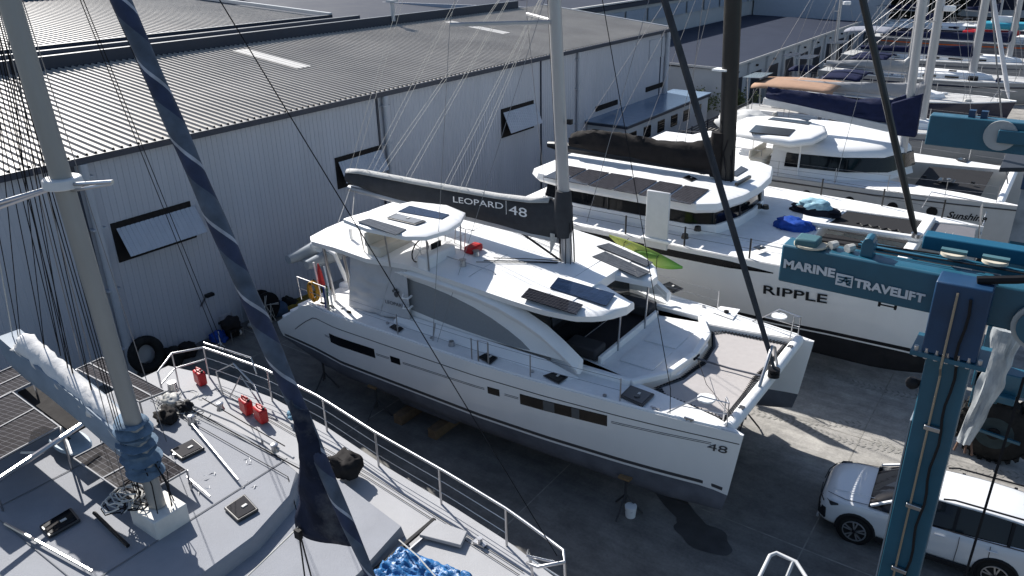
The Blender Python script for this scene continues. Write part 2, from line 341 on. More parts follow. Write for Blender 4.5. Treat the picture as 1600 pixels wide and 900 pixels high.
# garages block with blue roof and roller doors
BX, BY0, BY1, BH = -2.75, 40.4, 80., 3.9
b5 = thing('lockup_block', 'long low block with blue roof and a row of dark roller doors', 'building', (BX, 60, 0))
obj('wall', MB().prism([(BX, BY0, BH-.1), (-15.3, BY0, BH-.1), (-15.3, BY1, BH-.1), (BX, BY1, BH-.1)], BH-.1), PALE, b5, smooth=0)
obj('roof', MB().prism([(BX+.15, BY0-.15, BH+.02), (-15.2, BY0-.15, BH+.35), (-15.2, BY1+.1, BH+.35), (BX+.15, BY1+.1, BH+.02)], .12), BLUEROOF, b5, smooth=0)
obj('roof_edge', MB().bar((BX+.2, BY0-.2, BH+.0), (BX+.2, BY1+.2, BH+.0), .06, .16).bar((BX+.2, BY0-.2, BH), (-15.2, BY0-.2, BH+.35), .06, .16), SKYL, b5, smooth=0)
for i in range(9):
    yy = BY0+1.3+i*4.25
    d = obj('roller_door', MB().box((BX+.02, yy+1.4, 1.4), (.08, 2.5, 2.8)), mat('roller_dark', (.03, .034, .045), .5, var=.1), b5, smooth=0)
    obj('pier', MB().box((BX+.09, yy-.35, 1.85), (.18, .5, 3.6)), PALE, b5, smooth=0)
    obj('door_lamp', MB().box((BX+.1, yy+1.4, 3.3), (.14, .25, .14)), BLK, b5, smooth=0)
b6 = thing('pale_tall_building', 'tall pale blue walled building closing the end of the lockup block', 'building', (-8, 88, 0))
obj('wall', MB().box((-9, 88, 5.5), (13, 12, 11)), mat('pale_blue_wall', (.34, .38, .44), .7, var=.05), b6, smooth=0)
obj('coping', MB().box((-9, 88, 11.1), (13.4, 12.4, .2)), SKYL, b6, smooth=0)
b6b = thing('stepped_annex', 'low white stepped annex with ribbed parapet beside the tall pale building', 'building', (-20, 84, 0))
obj('wall', MB().box((-24, 98, 5), (16, 14, 10)), PALE, b6b, smooth=0)
obj('parapet', MB().box((-24, 98, 10.1), (16.4, 14.4, .3)).box((-24, 98, 10.7), (16.4, 14.4, .25)), SKYL, b6b, smooth=0)
# site office against the warehouse
of = thing('site_office', 'low portable office with glossy blue grey roof against the warehouse wall', 'building', (-3.1, 29.5, 0))
obj('wall', MB().box((-3.12, 29.5, 1.4), (2.6, 11.9, 2.8)), mat('office_wall', (.42, .44, .47), .6, var=.04), of, smooth=0)
obj('roof', MB().box((-3.1, 29.5, 2.97), (2.85, 12.3, .06)), mat('office_roof', (.16, .22, .30), .22, var=.08), of, smooth=0)
obj('fascia', MB().box((-3.1, 29.5, 2.85), (2.8, 12.2, .16)), NAVYTRIM, of, smooth=0)
for yy in (24.3, 26.2, 28.1, 30, 31.9, 33.8): obj('window', MB().box((-1.8, yy, 2.1), (.06, .9, .7)), BLACKG, of, smooth=0)
obj('window', MB().box((-3.7, 23.52, 2.35), (.7, .06, .35)), BLACKG, of, smooth=0); obj('door', MB().box((-2.5, 23.52, 1.6), (.8, .06, 1.8)), BLACKG, of, smooth=0)
# slatted fence between office and lockups
fe = thing('slat_fence', 'dark horizontal slat fence between the site office and the lockups', 'fence', (.3, 30, 0))
mb = MB()
for k in range(13): mb.box((.2, 30.5, .25+k*.16), (.03, 15, .1))
obj('slats', mb, mat('fence_slats', (.07, .072, .08), .6, var=.15), fe, smooth=0)
for k in range(7): obj('post', MB().box((.24, 23.2+k*2.45, 1.15), (.08, .08, 2.3)), NAVYTRIM, fe, smooth=0)
# bush
LEAF = [mat('leaf_a', (.05, .075, .03), .6, var=.3, scale=2), mat('leaf_b', (.09, .11, .05), .6, var=.3, scale=2), mat('leaf_dark', (.012, .017, .012), .7, var=.3, scale=.3)]
def crown(c, r, n, size, m, name, parent, kind=None, seed=0):
    rr = random.Random(seed); mb = MB(); cl = [(rr.gauss(0, .45), rr.gauss(0, .45), rr.gauss(0, .4)) for _ in range(14)]
    for _ in range(n):
        k = rr.choice(cl); p = Vector((c[0]+(k[0]+rr.gauss(0, .2))*r[0], c[1]+(k[1]+rr.gauss(0, .2))*r[1], c[2]+(k[2]+rr.gauss(0, .2))*r[2]))
        a = Vector((rr.gauss(0, 1), rr.gauss(0, 1), rr.gauss(0, 1))).normalized()*size*rr.uniform(.6, 1.4); b = a.orthogonal().normalized()*size*.5
        mb.add([p-a, p+b, p+a, p-b], [[0, 1, 2, 3]])
    return obj(name, mb, m, parent, smooth=0)
for i, (px, py) in enumerate(((1100, 150), (1122, 140), (1158, 150))):
    p = at(px, py, z=1.9); t = thing('garden_shrub', ('bushy shrub with pale leaves beside the blue roofed lockups', 'taller leafy shrub in the middle of the hedge by the lockups', 'small shrub right of the black mast before the lockups')[i], 'shrub', (p.x, p.y, 0))
    crown((p.x, p.y, 1.7), (1.1, 1.1, 1.3), 900, .11, LEAF[1 if i != 1 else 0], 'foliage', t, seed=i)
    obj('stem', MB().tube([(p.x, p.y, 0), (p.x+.1, p.y, 1.5)], [.08, .03]), mat('bark', (.08, .06, .045), .9), t)
# far background top right: dark shed, trees
sh = thing('dark_shed', 'dark navy shed with pale band behind the masts at top right', 'building', (30, 110, 0))
obj('wall', MB().box((17, 116, 8.5), (36, 14, 17)), mat('shed_wall', (.018, .022, .04), .6, var=.15, scale=.3), sh, smooth=0)
obj('pale_band', MB().box((17, 108.9, 2.9), (36, .3, .9)), PALE, sh, smooth=0)
obj('roof', MB().box((17, 116, 17.1), (37, 15, .3)), NAVYTRIM, sh, smooth=0)
for i in range(9): obj('door', MB().box((1+i*4.2, 108.9, 1.2), (3.0, .2, 2.3)), BLKC, sh, smooth=0)
for i, (x, y, h, r) in enumerate(((-5, 99, 11, 4), (-1.5, 101, 12, 4), (1, 106, 14, 5), (-4, 108, 17, 6), (-9, 112, 17, 7), (2, 128, 24, 9), (-16, 122, 16, 7), (-28, 130, 17, 8))):
    t = thing('tree', ['broad dark tree just right of the pale tall building', 'dark tree beside the first masts at the back of the yard', 'tall dark tree touching the navy shed', 'high crowned tree behind the first row of trees', 'dark tree rising behind the pale building corner', 'tallest tree at the back of the yard', 'round tree behind the stepped annex', 'far tree behind the blue roofed hall'][i], 'tree', (x, y, 0), 'dark trees behind the boatyard')
    obj('trunk', MB().tube([(x, y, 0), (x+.3, y, h*.5), (x, y+.4, h*.8)], [.4, .28, .1]), mat('bark', (.08, .06, .045), .9), t)
    crown((x, y, h*.5), (r*.8, r*.8, h*.42), 3000, .42, LEAF[2], 'crown', t, seed=20+i)
# ================================================================ CATAMARAN HULL HELPERS
class Hull:
    """one hull of a catamaran; side = -1 starboard, +1 port. outer gunwale half breadth ho(x), inner hi(x)"""
    def __init__(s, side, y0, xs, ho, hi, zs, L, zwl, zk, xwl, flare=.14, x0=0):
        s.side, s.y0, s.xs, s.ho, s.hi, s.zs, s.L, s.zwl, s.zk, s.xwl, s.fl, s.x0 = side, y0, xs, ho, hi, zs, L, zwl, zk, xwl, flare, x0
    def sheer(s, x): return interp(x, s.xs, s.zs)
    def xx(s, x, z):  # stem rake: stations slide with height towards the bow
        k = max(0, min(1, (x-s.L*.75)/(s.L*.25)))**1.5
        return s.x0+x-k*(s.L-s.xwl)*max(0, min(1.3, (s.sheer(x)-z)/(s.sheer(x)-s.zwl)))
    def out(s, x, z):
        o, i = interp(x, s.xs, s.ho), interp(x, s.xs, s.hi); c = (o+i)/2; t = (s.sheer(x)-z)/(s.sheer(x)-s.zwl)
        fl = min(s.fl, (o-c)*.8)
        return Vector((s.xx(x, z), s.y0+s.side*(o-fl*max(t, 0)**1.6), z))
    def inn(s, x, z):
        o, i = interp(x, s.xs, s.ho), interp(x, s.xs, s.hi); c = (o+i)/2; t = (s.sheer(x)-z)/(s.sheer(x)-s.zwl)
        fl = min(s.fl, (o-c)*.8)
        return Vector((s.xx(x, z), s.y0+s.side*(i+fl*max(t, 0)**1.6), z))
    def topsides(s, N=40):
        rings = []
        for k in range(N+1):
            x = s.L*k/N; z1 = s.sheer(x); zz = [z1-(z1-s.zwl)*j/8 for j in range(9)]
            rings.append([s.out(x, z) for z in zz]+[s.inn(x, z) for z in zz[::-1]])
        mb = MB().loft(rings, True); return mb
    def bottom(s, N=40):
        rings = []
        for k in range(N+1):
            x = s.L*k/N; a, b = s.out(x, s.zwl), s.inn(x, s.zwl); kz = s.zk+(s.zwl-s.zk)*(max(0, (2.5-x)/2.5)**2*.75+max(0, (x-s.L+2)/2)**2*.35)
            ring = []
            for j in range(11):
                t = j/10*math.pi; cy = (a.y+b.y)/2+(a.y-b.y)/2*math.copysign(abs(math.cos(t))**.75, math.cos(t)); cz = s.zwl-(s.zwl-kz)*math.sin(t)**.8
                ring.append(Vector((a.x-max(0, x-s.L+1.5)*.15*(s.zwl-cz), cy, cz-.001)))
            rings.append(ring)
        return MB().loft(rings, True)
    def strip(s, x0, x1, zf, w, off=.006, n=40):
        """a band on the outer side; zf(x) is its centre height"""
        rings = []
        for k in range(n+1):
            x = x0+(x1-x0)*k/n; z = zf(x); hw = w/2 if not callable(w) else w(x)/2
            r = []
            for zz, e in ((z+hw, -.01), (z+hw, off), (z-hw, off), (z-hw, -.01)):
                p = s.out(x, zz); r.append(p+Vector((0, s.side*e, 0)))
            rings.append(r)
        return MB().loft(rings, True)
    def deck(s, x0, x1, n=30, t=.03, dz=.015):
        A = [s.out(x0+(x1-x0)*k/n, s.sheer(x0+(x1-x0)*k/n))+Vector((0, -s.side*.03, dz)) for k in range(n+1)]
        B = [s.inn(x0+(x1-x0)*k/n, s.sheer(x0+(x1-x0)*k/n))+Vector((0, s.side*.03, dz)) for k in range(n+1)]
        mb = MB(); mb.add([p for p in A+B], [[i, i+1, n+1+i+1, n+1+i] for i in range(n)]); return mb
def stanchions(parent, pts, h, m=SS, r=.018, wires_z=(.95, .5), wm=None, lean=0):
    """posts with the guard wires strung between them"""
    for p in pts: obj('stanchion', MB().tube([p, Vector(p)+Vector((0, 0, h))], r, 6), m, parent)
    for k in wires_z: obj('guard_wire', MB().tube([Vector(p)+Vector((0, 0, h*k)) for p in pts], .006, 4), wm or WIRE, parent)
def jack_stand(x, y, h, label, paint=None):
    t = thing('jack_stand', label, 'boat stand', (x, y, 0), 'jack stands under the boats')
    m = paint or mat('stand_steel', (.05, .05, .055), .6, .3, var=.3)
    obj('post', MB().tube([(x, y, .3), (x, y, h)], .035, 8), m, t)
    for k in range(3):
        a = k*2.094+.5; obj('leg', MB().tube([(x, y, .55), (x+.42*math.cos(a), y+.42*math.sin(a), .02)], .025, 6), m, t)
    obj('pad', MB().box((x, y, h+.03), (.3, .3, .06)), mat('stand_pad', (.2, .13, .07), .8), t)
    return t
def hatch(parent, quad, m=None, t=.05, frame=.04, name='deck_hatch'):
    q = [Vector(p) for p in quad]; c = sum(q, Vector((0, 0, 0)))/4
    qq = [c+(p-c)*1.0+Vector((0, 0, t)) for p in q]
    o = obj(name, MB().prism(qq, t*.9), mat('hatch_frame', (.03, .03, .033), .4), parent, smooth=0, bevel=.02)
    q2 = [c+(p-c)*.84+Vector((0, 0, t+.012)) for p in q]
    obj('pane', MB().prism(q2, .02), m or BLACKG, o, smooth=0)
    mb = obj('latch', MB().box(c+Vector((.03, .05, t+.02)), (.05, .1, .02)), SKYL, o, smooth=0)
    return o
# ================================================================ LEOPARD CATAMARAN
LX = 14.65
leo = thing('catamaran', 'white sailing catamaran with charcoal boom cover reading LEOPARD 48, standing ashore in the middle', 'catamaran', (7.5, 0, 0), 'catamarans stored ashore')
xs = [0, 1.65, 3, 8, 10, 11, 12, 13, 14, 14.65]
ho = [3.0, 3.12, 3.30, 3.27, 3.15, 3.05, 2.95, 2.82, 2.66, 2.555]
hi = [1.5, 1.45, 1.4, 1.4, 1.55, 1.7, 1.9, 2.05, 2.25, 2.5]
zs = [1.97, 3.05, 3.1, 3.1, 3.1, 3.1, 3.1, 3.1, 3.1, 3.08]
LH = {}
for sd_, nm in ((-1, 'starboard'), (1, 'port')):
    H = LH[sd_] = Hull(sd_, 0, xs, ho, hi, zs, LX, 1.42, .72, 14.45)
    h = obj('hull', H.topsides(), HULLG, leo, smooth=30)
    obj('bottom_paint', H.bottom(), ANTI, h, smooth=50)
    obj('boot_stripe', H.strip(.15, 14.5, lambda x: 1.52+.02*x/14, .09), STRIPE, h)
    obj('groove_line', H.strip(2.3, 14.62, lambda x: 2.68+.14*(x/14.6)**2+.02, .022), STRIPE, h)
    obj('groove_line', MB().tube([H.out(x, z)+Vector((0, sd_*.004, 0)) for x, z in ((2.3, 2.71), (2.1, 2.705), (1.9, 2.66), (1.5, 2.42), (1.1, 2.14), (.85, 1.95))], .012, 5), STRIPE, h)
    zf = lambda x: 2.20+.0175*x+.0012*x*x
    for k in (.02, -.02):
        for a, b in ((2.4, 2.75), (4.55, 5.05), (5.55, 8.3), (8.9, 9.3), (11.75, 14.05)):
            obj('pinstripe', H.strip(a, b, lambda x: zf(x)+k, .013), STRIPE, h)
    for a, b, w_ in ((2.65, 4.5, .30), (5.1, 5.45, .2), (8.4, 8.75, .2), (9.35, 11.65, .30)):
        wnd = obj('hull_window', H.strip(a, b, zf, w_, .008, 10), BLACKG, h)
        if b > 11: obj('blind', H.strip(10.0, 10.3, zf, w_*.9, .011, 3), mat('blind', (.12, .12, .12), .6), wnd); obj('blind', H.strip(10.75, 10.95, zf, w_*.9, .011, 3), mat('blind', (.12, .12, .12), .6), wnd)
    obj('deck_side', H.deck(1.65, 14.5), DECKW, h, smooth=0)
    obj('toe_rail', MB().tube([H.out(x, 3.1)+Vector((0, -sd_*.05, .02)) for x in [1.7+k*.5 for k in range(26)]], .03, 6), WHITE, h)
    # keel, rudder
    obj('keel', MB().prism([(4.0, sd_*2.35+.12, .9), (7.1, sd_*2.35+.12, .9), (6.6, sd_*2.35+.12, .3), (4.6, sd_*2.35+.12, .3)], .24, (0, -1, 0)), ANTI, h, bevel=.05)
    obj('rudder', MB().prism([(.9, sd_*2.3+.04, 1.1), (1.5, sd_*2.3+.04, 1.1), (1.4, sd_*2.3+.04, .45), (1.0, sd_*2.3+.04, .45)], .08, (0, -1, 0)), ANTI, h)
    # transom steps
    for i in range(3): obj('transom_step', MB().box((.55+.42*i, sd_*2.25, 2.02+.3*i), (.9, 1.25, .3)), WHITE, h, bevel=.03)
text('48', 'hull_number', [LH[-1].out(13.98, 2.5)+Vector((0, -.01, 0)), LH[-1].out(14.42, 2.52)+Vector((0, -.012, 0)), LH[-1].out(13.98, 2.69)+Vector((0, -.01, 0))], STRIPE, leo, ext=.004)
# bridge deck and fore deck
E_ = [(1.9, -1.6), (1.9, 1.6), (11.75, 1.75), (12.15, 1.45), (12.45, .9), (12.5, 0), (12.45, -.9), (12.15, -1.45), (11.75, -1.75)]
obj('bridge_deck', MB().prism([(x, y, 3.09) for x, y in E_], 1.0), WHITE, leo, bevel=.04)
obj('fore_deck_surface', MB().prism([(x, y, 3.115) for x, y in ((9.4, -2.0), (11.7, -2.0), (12.1, -1.35), (12.35, -.8), (12.4, 0), (12.35, .8), (12.1, 1.35), (11.7, 2.0), (9.4, 2.0))], .02), DECKW, leo, smooth=0)
rim = [at(905, 574, z=3.2), at(1000, 604, z=3.2), at(1062, 585, z=3.2), at(1092, 556, z=3.2), at(1103, 522, z=3.2), at(1085, 492, z=3.2), at(1010, 468, z=3.2)]
rim = [(9.6, -2.12, 3.16), (11.75, -2.05, 3.16), (12.3, -1.2, 3.16), (12.45, 0, 3.16), (12.3, 1.2, 3.16), (11.75, 2.05, 3.16), (9.6, 2.12, 3.16)]
mb = MB()
for a, b in zip(rim[:-1], rim[1:]): mb.bar(a, b, .16, .16)
obj('coaming', mb, WHITE, leo, bevel=.03)
for x0, x1, y0, y1 in ((11.0, 11.9, -1.2, -.1), (11.0, 11.9, .1, 1.2)): obj('locker_lid', MB().prism([(x0, y0, 3.14), (x1, y0, 3.14), (x1, y1, 3.14), (x0, y1, 3.14)], .02), DECKW, leo, bevel=.008)
# forward cockpit
obj('cockpit_sole', MB().box((10.15, .1, 3.135), (.95, 2.5, .03)), mat('well_shade_paint', (.03, .028, .03), .7), leo, smooth=0)  # dark slab, the shade of the cockpit well put into its colour
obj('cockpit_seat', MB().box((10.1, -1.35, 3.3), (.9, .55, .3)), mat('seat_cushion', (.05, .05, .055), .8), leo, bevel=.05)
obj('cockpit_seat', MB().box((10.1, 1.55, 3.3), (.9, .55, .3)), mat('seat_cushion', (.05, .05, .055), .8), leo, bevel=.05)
mb = MB().bar((10.65, -1.6, 3.2), (10.65, 1.6, 3.2), .1, .2)
obj('cockpit_lip', mb, WHITE, leo, bevel=.02)
obj('windscreen', MB().prism([(9.62, -2.0, 3.1), (9.62, 2.0, 3.1), (9.5, 2.0, 4.5), (9.5, -2.0, 4.5)], .05, (-1, 0, 0)), BLACKG, leo, smooth=0)
for y in (-.75, .75): obj('roof_post', MB().tube([(10.7, y, 3.1), (10.75, y, 4.45)], .03), SS, leo)
# saloon sides with arched window
for sd_ in (-1, 1):
    y = sd_*2.42
    top = [(2.9, 3.9), (3.6, 4.3), (4.6, 4.62), (5.25, 4.68), (6.4, 4.66), (7.42, 4.6), (8.3, 4.47), (9.0, 4.28), (9.6, 4.05), (10.1, 3.76), (10.6, 3.42)]
    s_ = obj('saloon_side', MB().prism([(x, y, z) for x, z in top+[(2.9, 3.1)]], .12, (0, -sd_, 0)), WHITE, leo, bevel=.03)
    wp = [(5.22, 3.52), (5.1, 4.42), (5.9, 4.38), (6.6, 4.3), (7.4, 4.15), (8.0, 3.98), (8.5, 3.79), (8.9, 3.6), (9.15, 3.42), (8.6, 3.36), (7, 3.4), (6, 3.45)]
    obj('side_window_cover', MB().prism([(x, y+sd_*.012, z) for x, z in wp], .02, (0, -sd_, 0)), MESHG, s_, smooth=0)
    # arch band bulging outwards over the window
    ring = []
    for x, z in top[2:]:
        ring.append([Vector((x, y+sd_*.16, z-.14)), Vector((x, y+sd_*.2, z-.02)), Vector((x, y+sd_*.08, z+.1)), Vector((x, y-sd_*.12, z+.12)), Vector((x, y-sd_*.1, z-.16)), Vector((x, y+sd_*.02, z-.22))])
    obj('arch', MB().loft(ring), WHITE, s_, smooth=60)
    obj('side_deck_step', MB().prism([(4.8, y+sd_*.02, 3.34), (9.6, y+sd_*.02, 3.34), (10.6, y+sd_*.02, 3.13), (10.4, y+sd_*.3, 3.13), (4.8, y+sd_*.3, 3.18)], .1), WHITE, s_, bevel=.02)
def zroof(x): return interp(x, [1.5, 3, 5.5, 8.7, 10.2, 11.3], [5.02, 5.06, 4.98, 4.8, 4.75, 4.68])
def roof_loft(ys, x0, x1, th, n=14, crown_=.07):
    """a slab whose plan edges are functions; rings run athwart"""
    rings = []
    for k in range(n+1):
        x = x0+(x1-x0)*k/n; a, b = ys(x); z = zroof(x); r = []
        m_ = 8
        for j in range(m_+1):
            t = j/m_; y = a+(b-a)*t; r.append(Vector((x, y, z+crown_*(1-(2*t-1)**2)-(.05 if j in (0, m_) else 0))))
        for j in range(m_, -1, -1):
            t = j/m_; y = a+(b-a)*t; y = y*.985; r.append(Vector((x, y, z-th)))
        rings.append(r)
    return MB().loft(rings)
out_r = lambda x: interp(x, [1.6, 1.9, 4.2, 5.4, 8.5, 9.6, 10.4, 10.85, 11.12, 11.2], [2.6, 2.85, 2.95, 2.62, 2.62, 2.62, 2.45, 2.1, 1.6, 1.35])
obj('main_roof', roof_loft(lambda x: (-out_r(x), min(out_r(x), interp(x, [6, 7.4, 8.6, 9.5, 10.05], [2.55, 2.4, 2.28, 2.02, 1.8]))), 1.6, 10.05, .2, 26), WHITE, leo, smooth=45)
obj('roof_eyebrow', roof_loft(lambda x: (-out_r(x), interp(x, [10, 11.2], [-.45, -.95])), 10.0, 11.2, .2, 8, .02), WHITE, leo, smooth=45)
obj('roof_eyebrow', roof_loft(lambda x: (interp(x, [10, 11.0], [.2, .4]), interp(x, [10, 10.3, 10.7, 11.0], [1.82, 1.65, 1.3, .75])), 10.0, 11.0, .2, 8, .02), WHITE, leo, smooth=45)
zr = lambda q, d=.075: [Vector((a, b, zroof(a)+d)) for a, b in q]
def rq(pts, d=.085): return [Vector((p.x, p.y, zroof(p.x)+d)) for p in (at(x, y, z=4.75) for x, y in pts)]
panel('solar_panel', rq([(859, 456), (947, 480), (961, 462), (872, 440)]), PANELB, leo, .02)
panel('solar_panel', rq([(814, 471), (900, 495), (911, 480), (827, 457)]), solar('solar_cells_speckled', col=(.012, .013, .018), line=(.06, .06, .065), u=.09, v=.13, gap=.05), leo, .02)
panel('solar_panel', rq([(932, 391), (1010, 419), (1020, 413), (951, 386)]), PANELG, leo, .02)
panel('solar_panel', rq([(925, 407), (997, 436), (1016, 427), (945, 399)]), PANELG, leo, .02)
# helm station top
HZ = 5.98
def helm_ring(z, k, ins=0):
    pts = []
    pl = [(3.55, -3.0), (3.7, -2.0), (4.1, -.9), (5.2, -.62), (6.0, -.85), (6.35, -1.5), (6.5, -2.2), (6.35, -2.85), (5.9, -3.12), (4.6, -3.2)]
    c = Vector((5.1, -1.9, 0))
    return [Vector(((c.x+(x-c.x)*k), c.y+(y-c.y)*k, z)) for x, y in pl]
obj('helm_hardtop', MB().loft([helm_ring(HZ-.13, .95), helm_ring(HZ-.1, 1.0), helm_ring(HZ, 1.0), helm_ring(HZ+.04, .95), helm_ring(HZ+.05, .6)]), WHITE, leo, smooth=50)
hp = lambda pts: [at(x, y, z=HZ+.07) for x, y in pts]
panel('helm_solar_panel', hp([(558, 346), (618, 367), (635, 358), (577, 341)]), PANELG, leo, .015)
panel('helm_solar_panel', hp([(622, 330), (690, 342), (702, 335), (640, 321)]), PANELB, leo, .015)
hatch(leo, hp([(603, 341), (650, 352), (667, 346), (619, 334)]), mat('clear_hatch', (.2, .2, .2), .1), .02, name='helm_hatch')
for x, y in ((3.9, -2.8), (3.95, -1.3), (6.1, -1.2), (6.2, -2.7), (5.1, -3.05)): obj('hardtop_post', MB().tube([(x*.97+.1, y*.95, 4.9), (x, y, HZ-.1)], .022), SS, leo)
# helm seat, wheel, console
obj('helm_seat', MB().box((4.3, -2.1, 5.12), (.5, 1.3, .28)).box((4.05, -2.1, 5.4), (.14, 1.3, .4)), mat('cream_vinyl', (.55, .52, .46), .5, var=.05), leo, bevel=.05)
obj('helm_console', MB().box((5.9, -2.0, 5.05), (.35, 1.2, .4)), WHITE, leo, bevel=.06)
obj('engine_panel', MB().box((5.72, -1.8, 5.28), (.06, .35, .2)), BLK, leo)
mb = MB(); cc = Vector((5.55, -2.25, 5.25))
mb.tube([cc+Vector((.05*math.sin(a), .32*math.cos(a), .32*math.sin(a))) for a in [k*math.pi/8 for k in range(17)]], .018, 6)
whl = obj('steering_wheel', mb, BLK, leo)
mb = MB()
for k in range(5): a = k*1.2566; mb.tube([cc, cc+Vector((0, .3*math.cos(a), .3*math.sin(a)))], .01, 4)
obj('spokes', mb, SS, whl)
obj('winch', MB().tube([(6.7, -1.9, 4.95), (6.7, -1.9, 5.1), (6.7, -1.9, 5.13)], [.09, .075, .1], 10), SS, leo); obj('winch', MB().tube([(6.6, -1.2, 4.95), (6.6, -1.2, 5.1), (6.6, -1.2, 5.13)], [.09, .075, .1], 10), SS, leo)
obj('instrument_pod', MB().box((6.35, -1.0, 5.08), (.3, .5, .2)), RED, leo, bevel=.05)
mb = MB()
for k in range(4): mb.tube([Vector((4.9+.35*k, -.9, 4.98)), Vector((4.9+.35*k, -.8, 5.5)), Vector((5.2+.35*k, -.8, 5.5))], .016, 5)
obj('helm_guard_rail', mb, SS, leo)
# cockpit canvas curtain, with its creases
def cloth(name, c00, c10, c01, c11, m, parent, amp=.03, n=24, seed=0, nd=(0, -1, 0), fx=5., fy=1.5):
    c00, c10, c01, c11 = map(Vector, (c00, c10, c01, c11)); rows = []
    for i in range(n+1):
        r = []
        for j in range(n+1):
            u, v = i/n, j/n; p = c00.lerp(c10, u).lerp(c01.lerp(c11, u), v)
            d = amp*(noise.noise(Vector((u*fx+seed, v*fy, seed)))+.5*noise.noise(Vector((u*fx*2.3, v*fy*3, seed+5))))*min(1, 6*min(u, 1-u)+.2)
            r.append(p+Vector(nd)*d)
        rows.append(r)
    return obj(name, MB().grid(rows), m, parent, smooth=80, solid=.008)
CAN = mat('pale_canvas', (.50, .50, .51), .85, var=.05, scale=4)
cloth('cockpit_curtain', (2.95, -2.62, 3.12), (4.2, -2.62, 3.12), (3.3, -2.66, 4.86), (4.9, -2.62, 4.9), CAN, leo, .09, seed=3, fx=1.6, fy=6)
cv = cloth('corner_curtain', (4.2, -2.62, 3.12), (5.3, -2.56, 3.3), (4.9, -2.62, 4.9), (5.3, -2.58, 4.9), CAN, leo, .02, seed=5)
text('LEOPARD', 'curtain_lettering', [(4.5, -2.66, 3.62), (5.2, -2.63, 3.62), (4.5, -2.66, 3.72)], STRIPE, cv, ext=.003)
mb = MB(); c = Vector((4.93, -2.66, 4.0))
for dx, dz, r in ((0, -.02, .075), (-.1, .06, .034), (-.045, .12, .036), (.035, .125, .036), (.095, .07, .034)):
    mb.add([c+Vector((dx+r*math.cos(a), 0, dz+r*1.15*math.sin(a))) for a in [k*math.pi/7 for k in range(14)]], [list(range(14))])
obj('paw_emblem', mb, STRIPE, cv, smooth=0, solid=.004)
for z in (3.75, 4.05): obj('horseshoe_bracket', MB().tube([(5.2, -2.66, z), (5.35, -2.85, z), (5.5, -2.8, z), (5.45, -2.6, z)], .03, 6), WHITE, leo)
# aft cockpit, davits
obj('cockpit_bench', MB().box((2.35, 0, 3.3), (.6, 3.4, .4)), WHITE, leo, bevel=.06)
obj('aft_bulkhead', MB().box((5.0, 0, 4.0), (.06, 4.6, 1.8)), BLACKG, leo, smooth=0)
obj('aft_crossbeam', MB().box((1.75, 0, 3.0), (.5, 3.4, .35)), WHITE, leo, bevel=.08)
for y in (-2.55, -1.9, 1.9, 2.55): obj('roof_support', MB().tube([(2.3, y, 3.1), (2.1, y*1.02, 4.9)], .045), SS, leo)
for y in (-1.5, 1.5): obj('davit', MB().tube([(1.7, y, 3.2), (1.3, y, 4.0), (.3, y, 4.3)], [.07, .06, .05]), WHITE, leo)
for x, y in ((2.0, -2.8), (2.5, -2.85)): obj('flag_staff', MB().tube([(x, y, 3.1), (x-.15, y, 4.3)], .025), WHITE, leo)
fs = at(500, 430, y=-2.85)
obj('ensign', MB().tube([fs+Vector((-.03, 0, .35)), fs+Vector((0, 0, .1)), fs+Vector((.04, 0, -.3))], [.02, .07, .1], 7), RED, leo)
mb = MB().tube([(1.2, -2.9, 3.0), (1.2, -2.95, 3.75), (2.6, -3.1, 3.8), (2.6, -3.1, 3.1)], .016, 6).tube([(1.2, -2.95, 3.4), (2.6, -3.1, 3.45)], .012, 5).tube([(1.9, -3.0, 3.1), (1.9, -3.02, 3.78)], .012, 5)
obj('pushpit', mb, SS, leo)
for k, cx in enumerate((2.55, 2.62, 2.7, 2.85)):
    p = Vector((cx, -3.13, 3.8)); obj('hanging_line', MB().tube([p, p+Vector((.03, -.03, -.25)), p+Vector((0, 0, -.65-.03*k))], .028 if k < 2 else .014, 5), (mat('rope_blue', (.03, .05, .2), .9), ROPEW, mat('rope_green', (.08, .2, .1), .9), ROPEW)[k], leo)
# deck fittings
hatch(leo, [at(x, y, z=3.13) for x, y in ((968, 621), (1004, 637), (1023, 618), (985, 604))], mat('hatch_grey', (.05, .05, .055), .3))
obj('hatch_knob', MB().tube([at(995, 621, z=3.16), at(995, 621, z=3.16)+Vector((0, 0, .06))], .07, 10), STRIPE, leo)
obj('anchor_locker', MB().prism([at(x, y, z=3.15) for x, y in ((1112, 487), (1145, 499), (1157, 483), (1126, 478))], .02), DECKW, leo, bevel=.01)
obj('locker_knob', MB().tube([at(1135, 488, z=3.16), at(1135, 488, z=3.16)+Vector((0, 0, .05))], .07, 10), BLK, leo)
for q in (((608, 512), (623, 520), (631, 514), (616, 507)), ((746, 559), (766, 570), (778, 560), (760, 552)), ((848, 588), (873, 601), (888, 590), (865, 582)), ((1030, 447), (1052, 459), (1068, 452), (1046, 441))):
    hatch(leo, [at(x, y, z=3.13) for x, y in q], t=.03)
for x in (12.7, 13.5): obj('cleat', MB().box((x, -2.72, 3.17), (.22, .04, .03)).box((x-.05, -2.72, 3.14), (.03, .03, .06)).box((x+.05, -2.72, 3.14), (.03, .03, .06)), SS, leo)
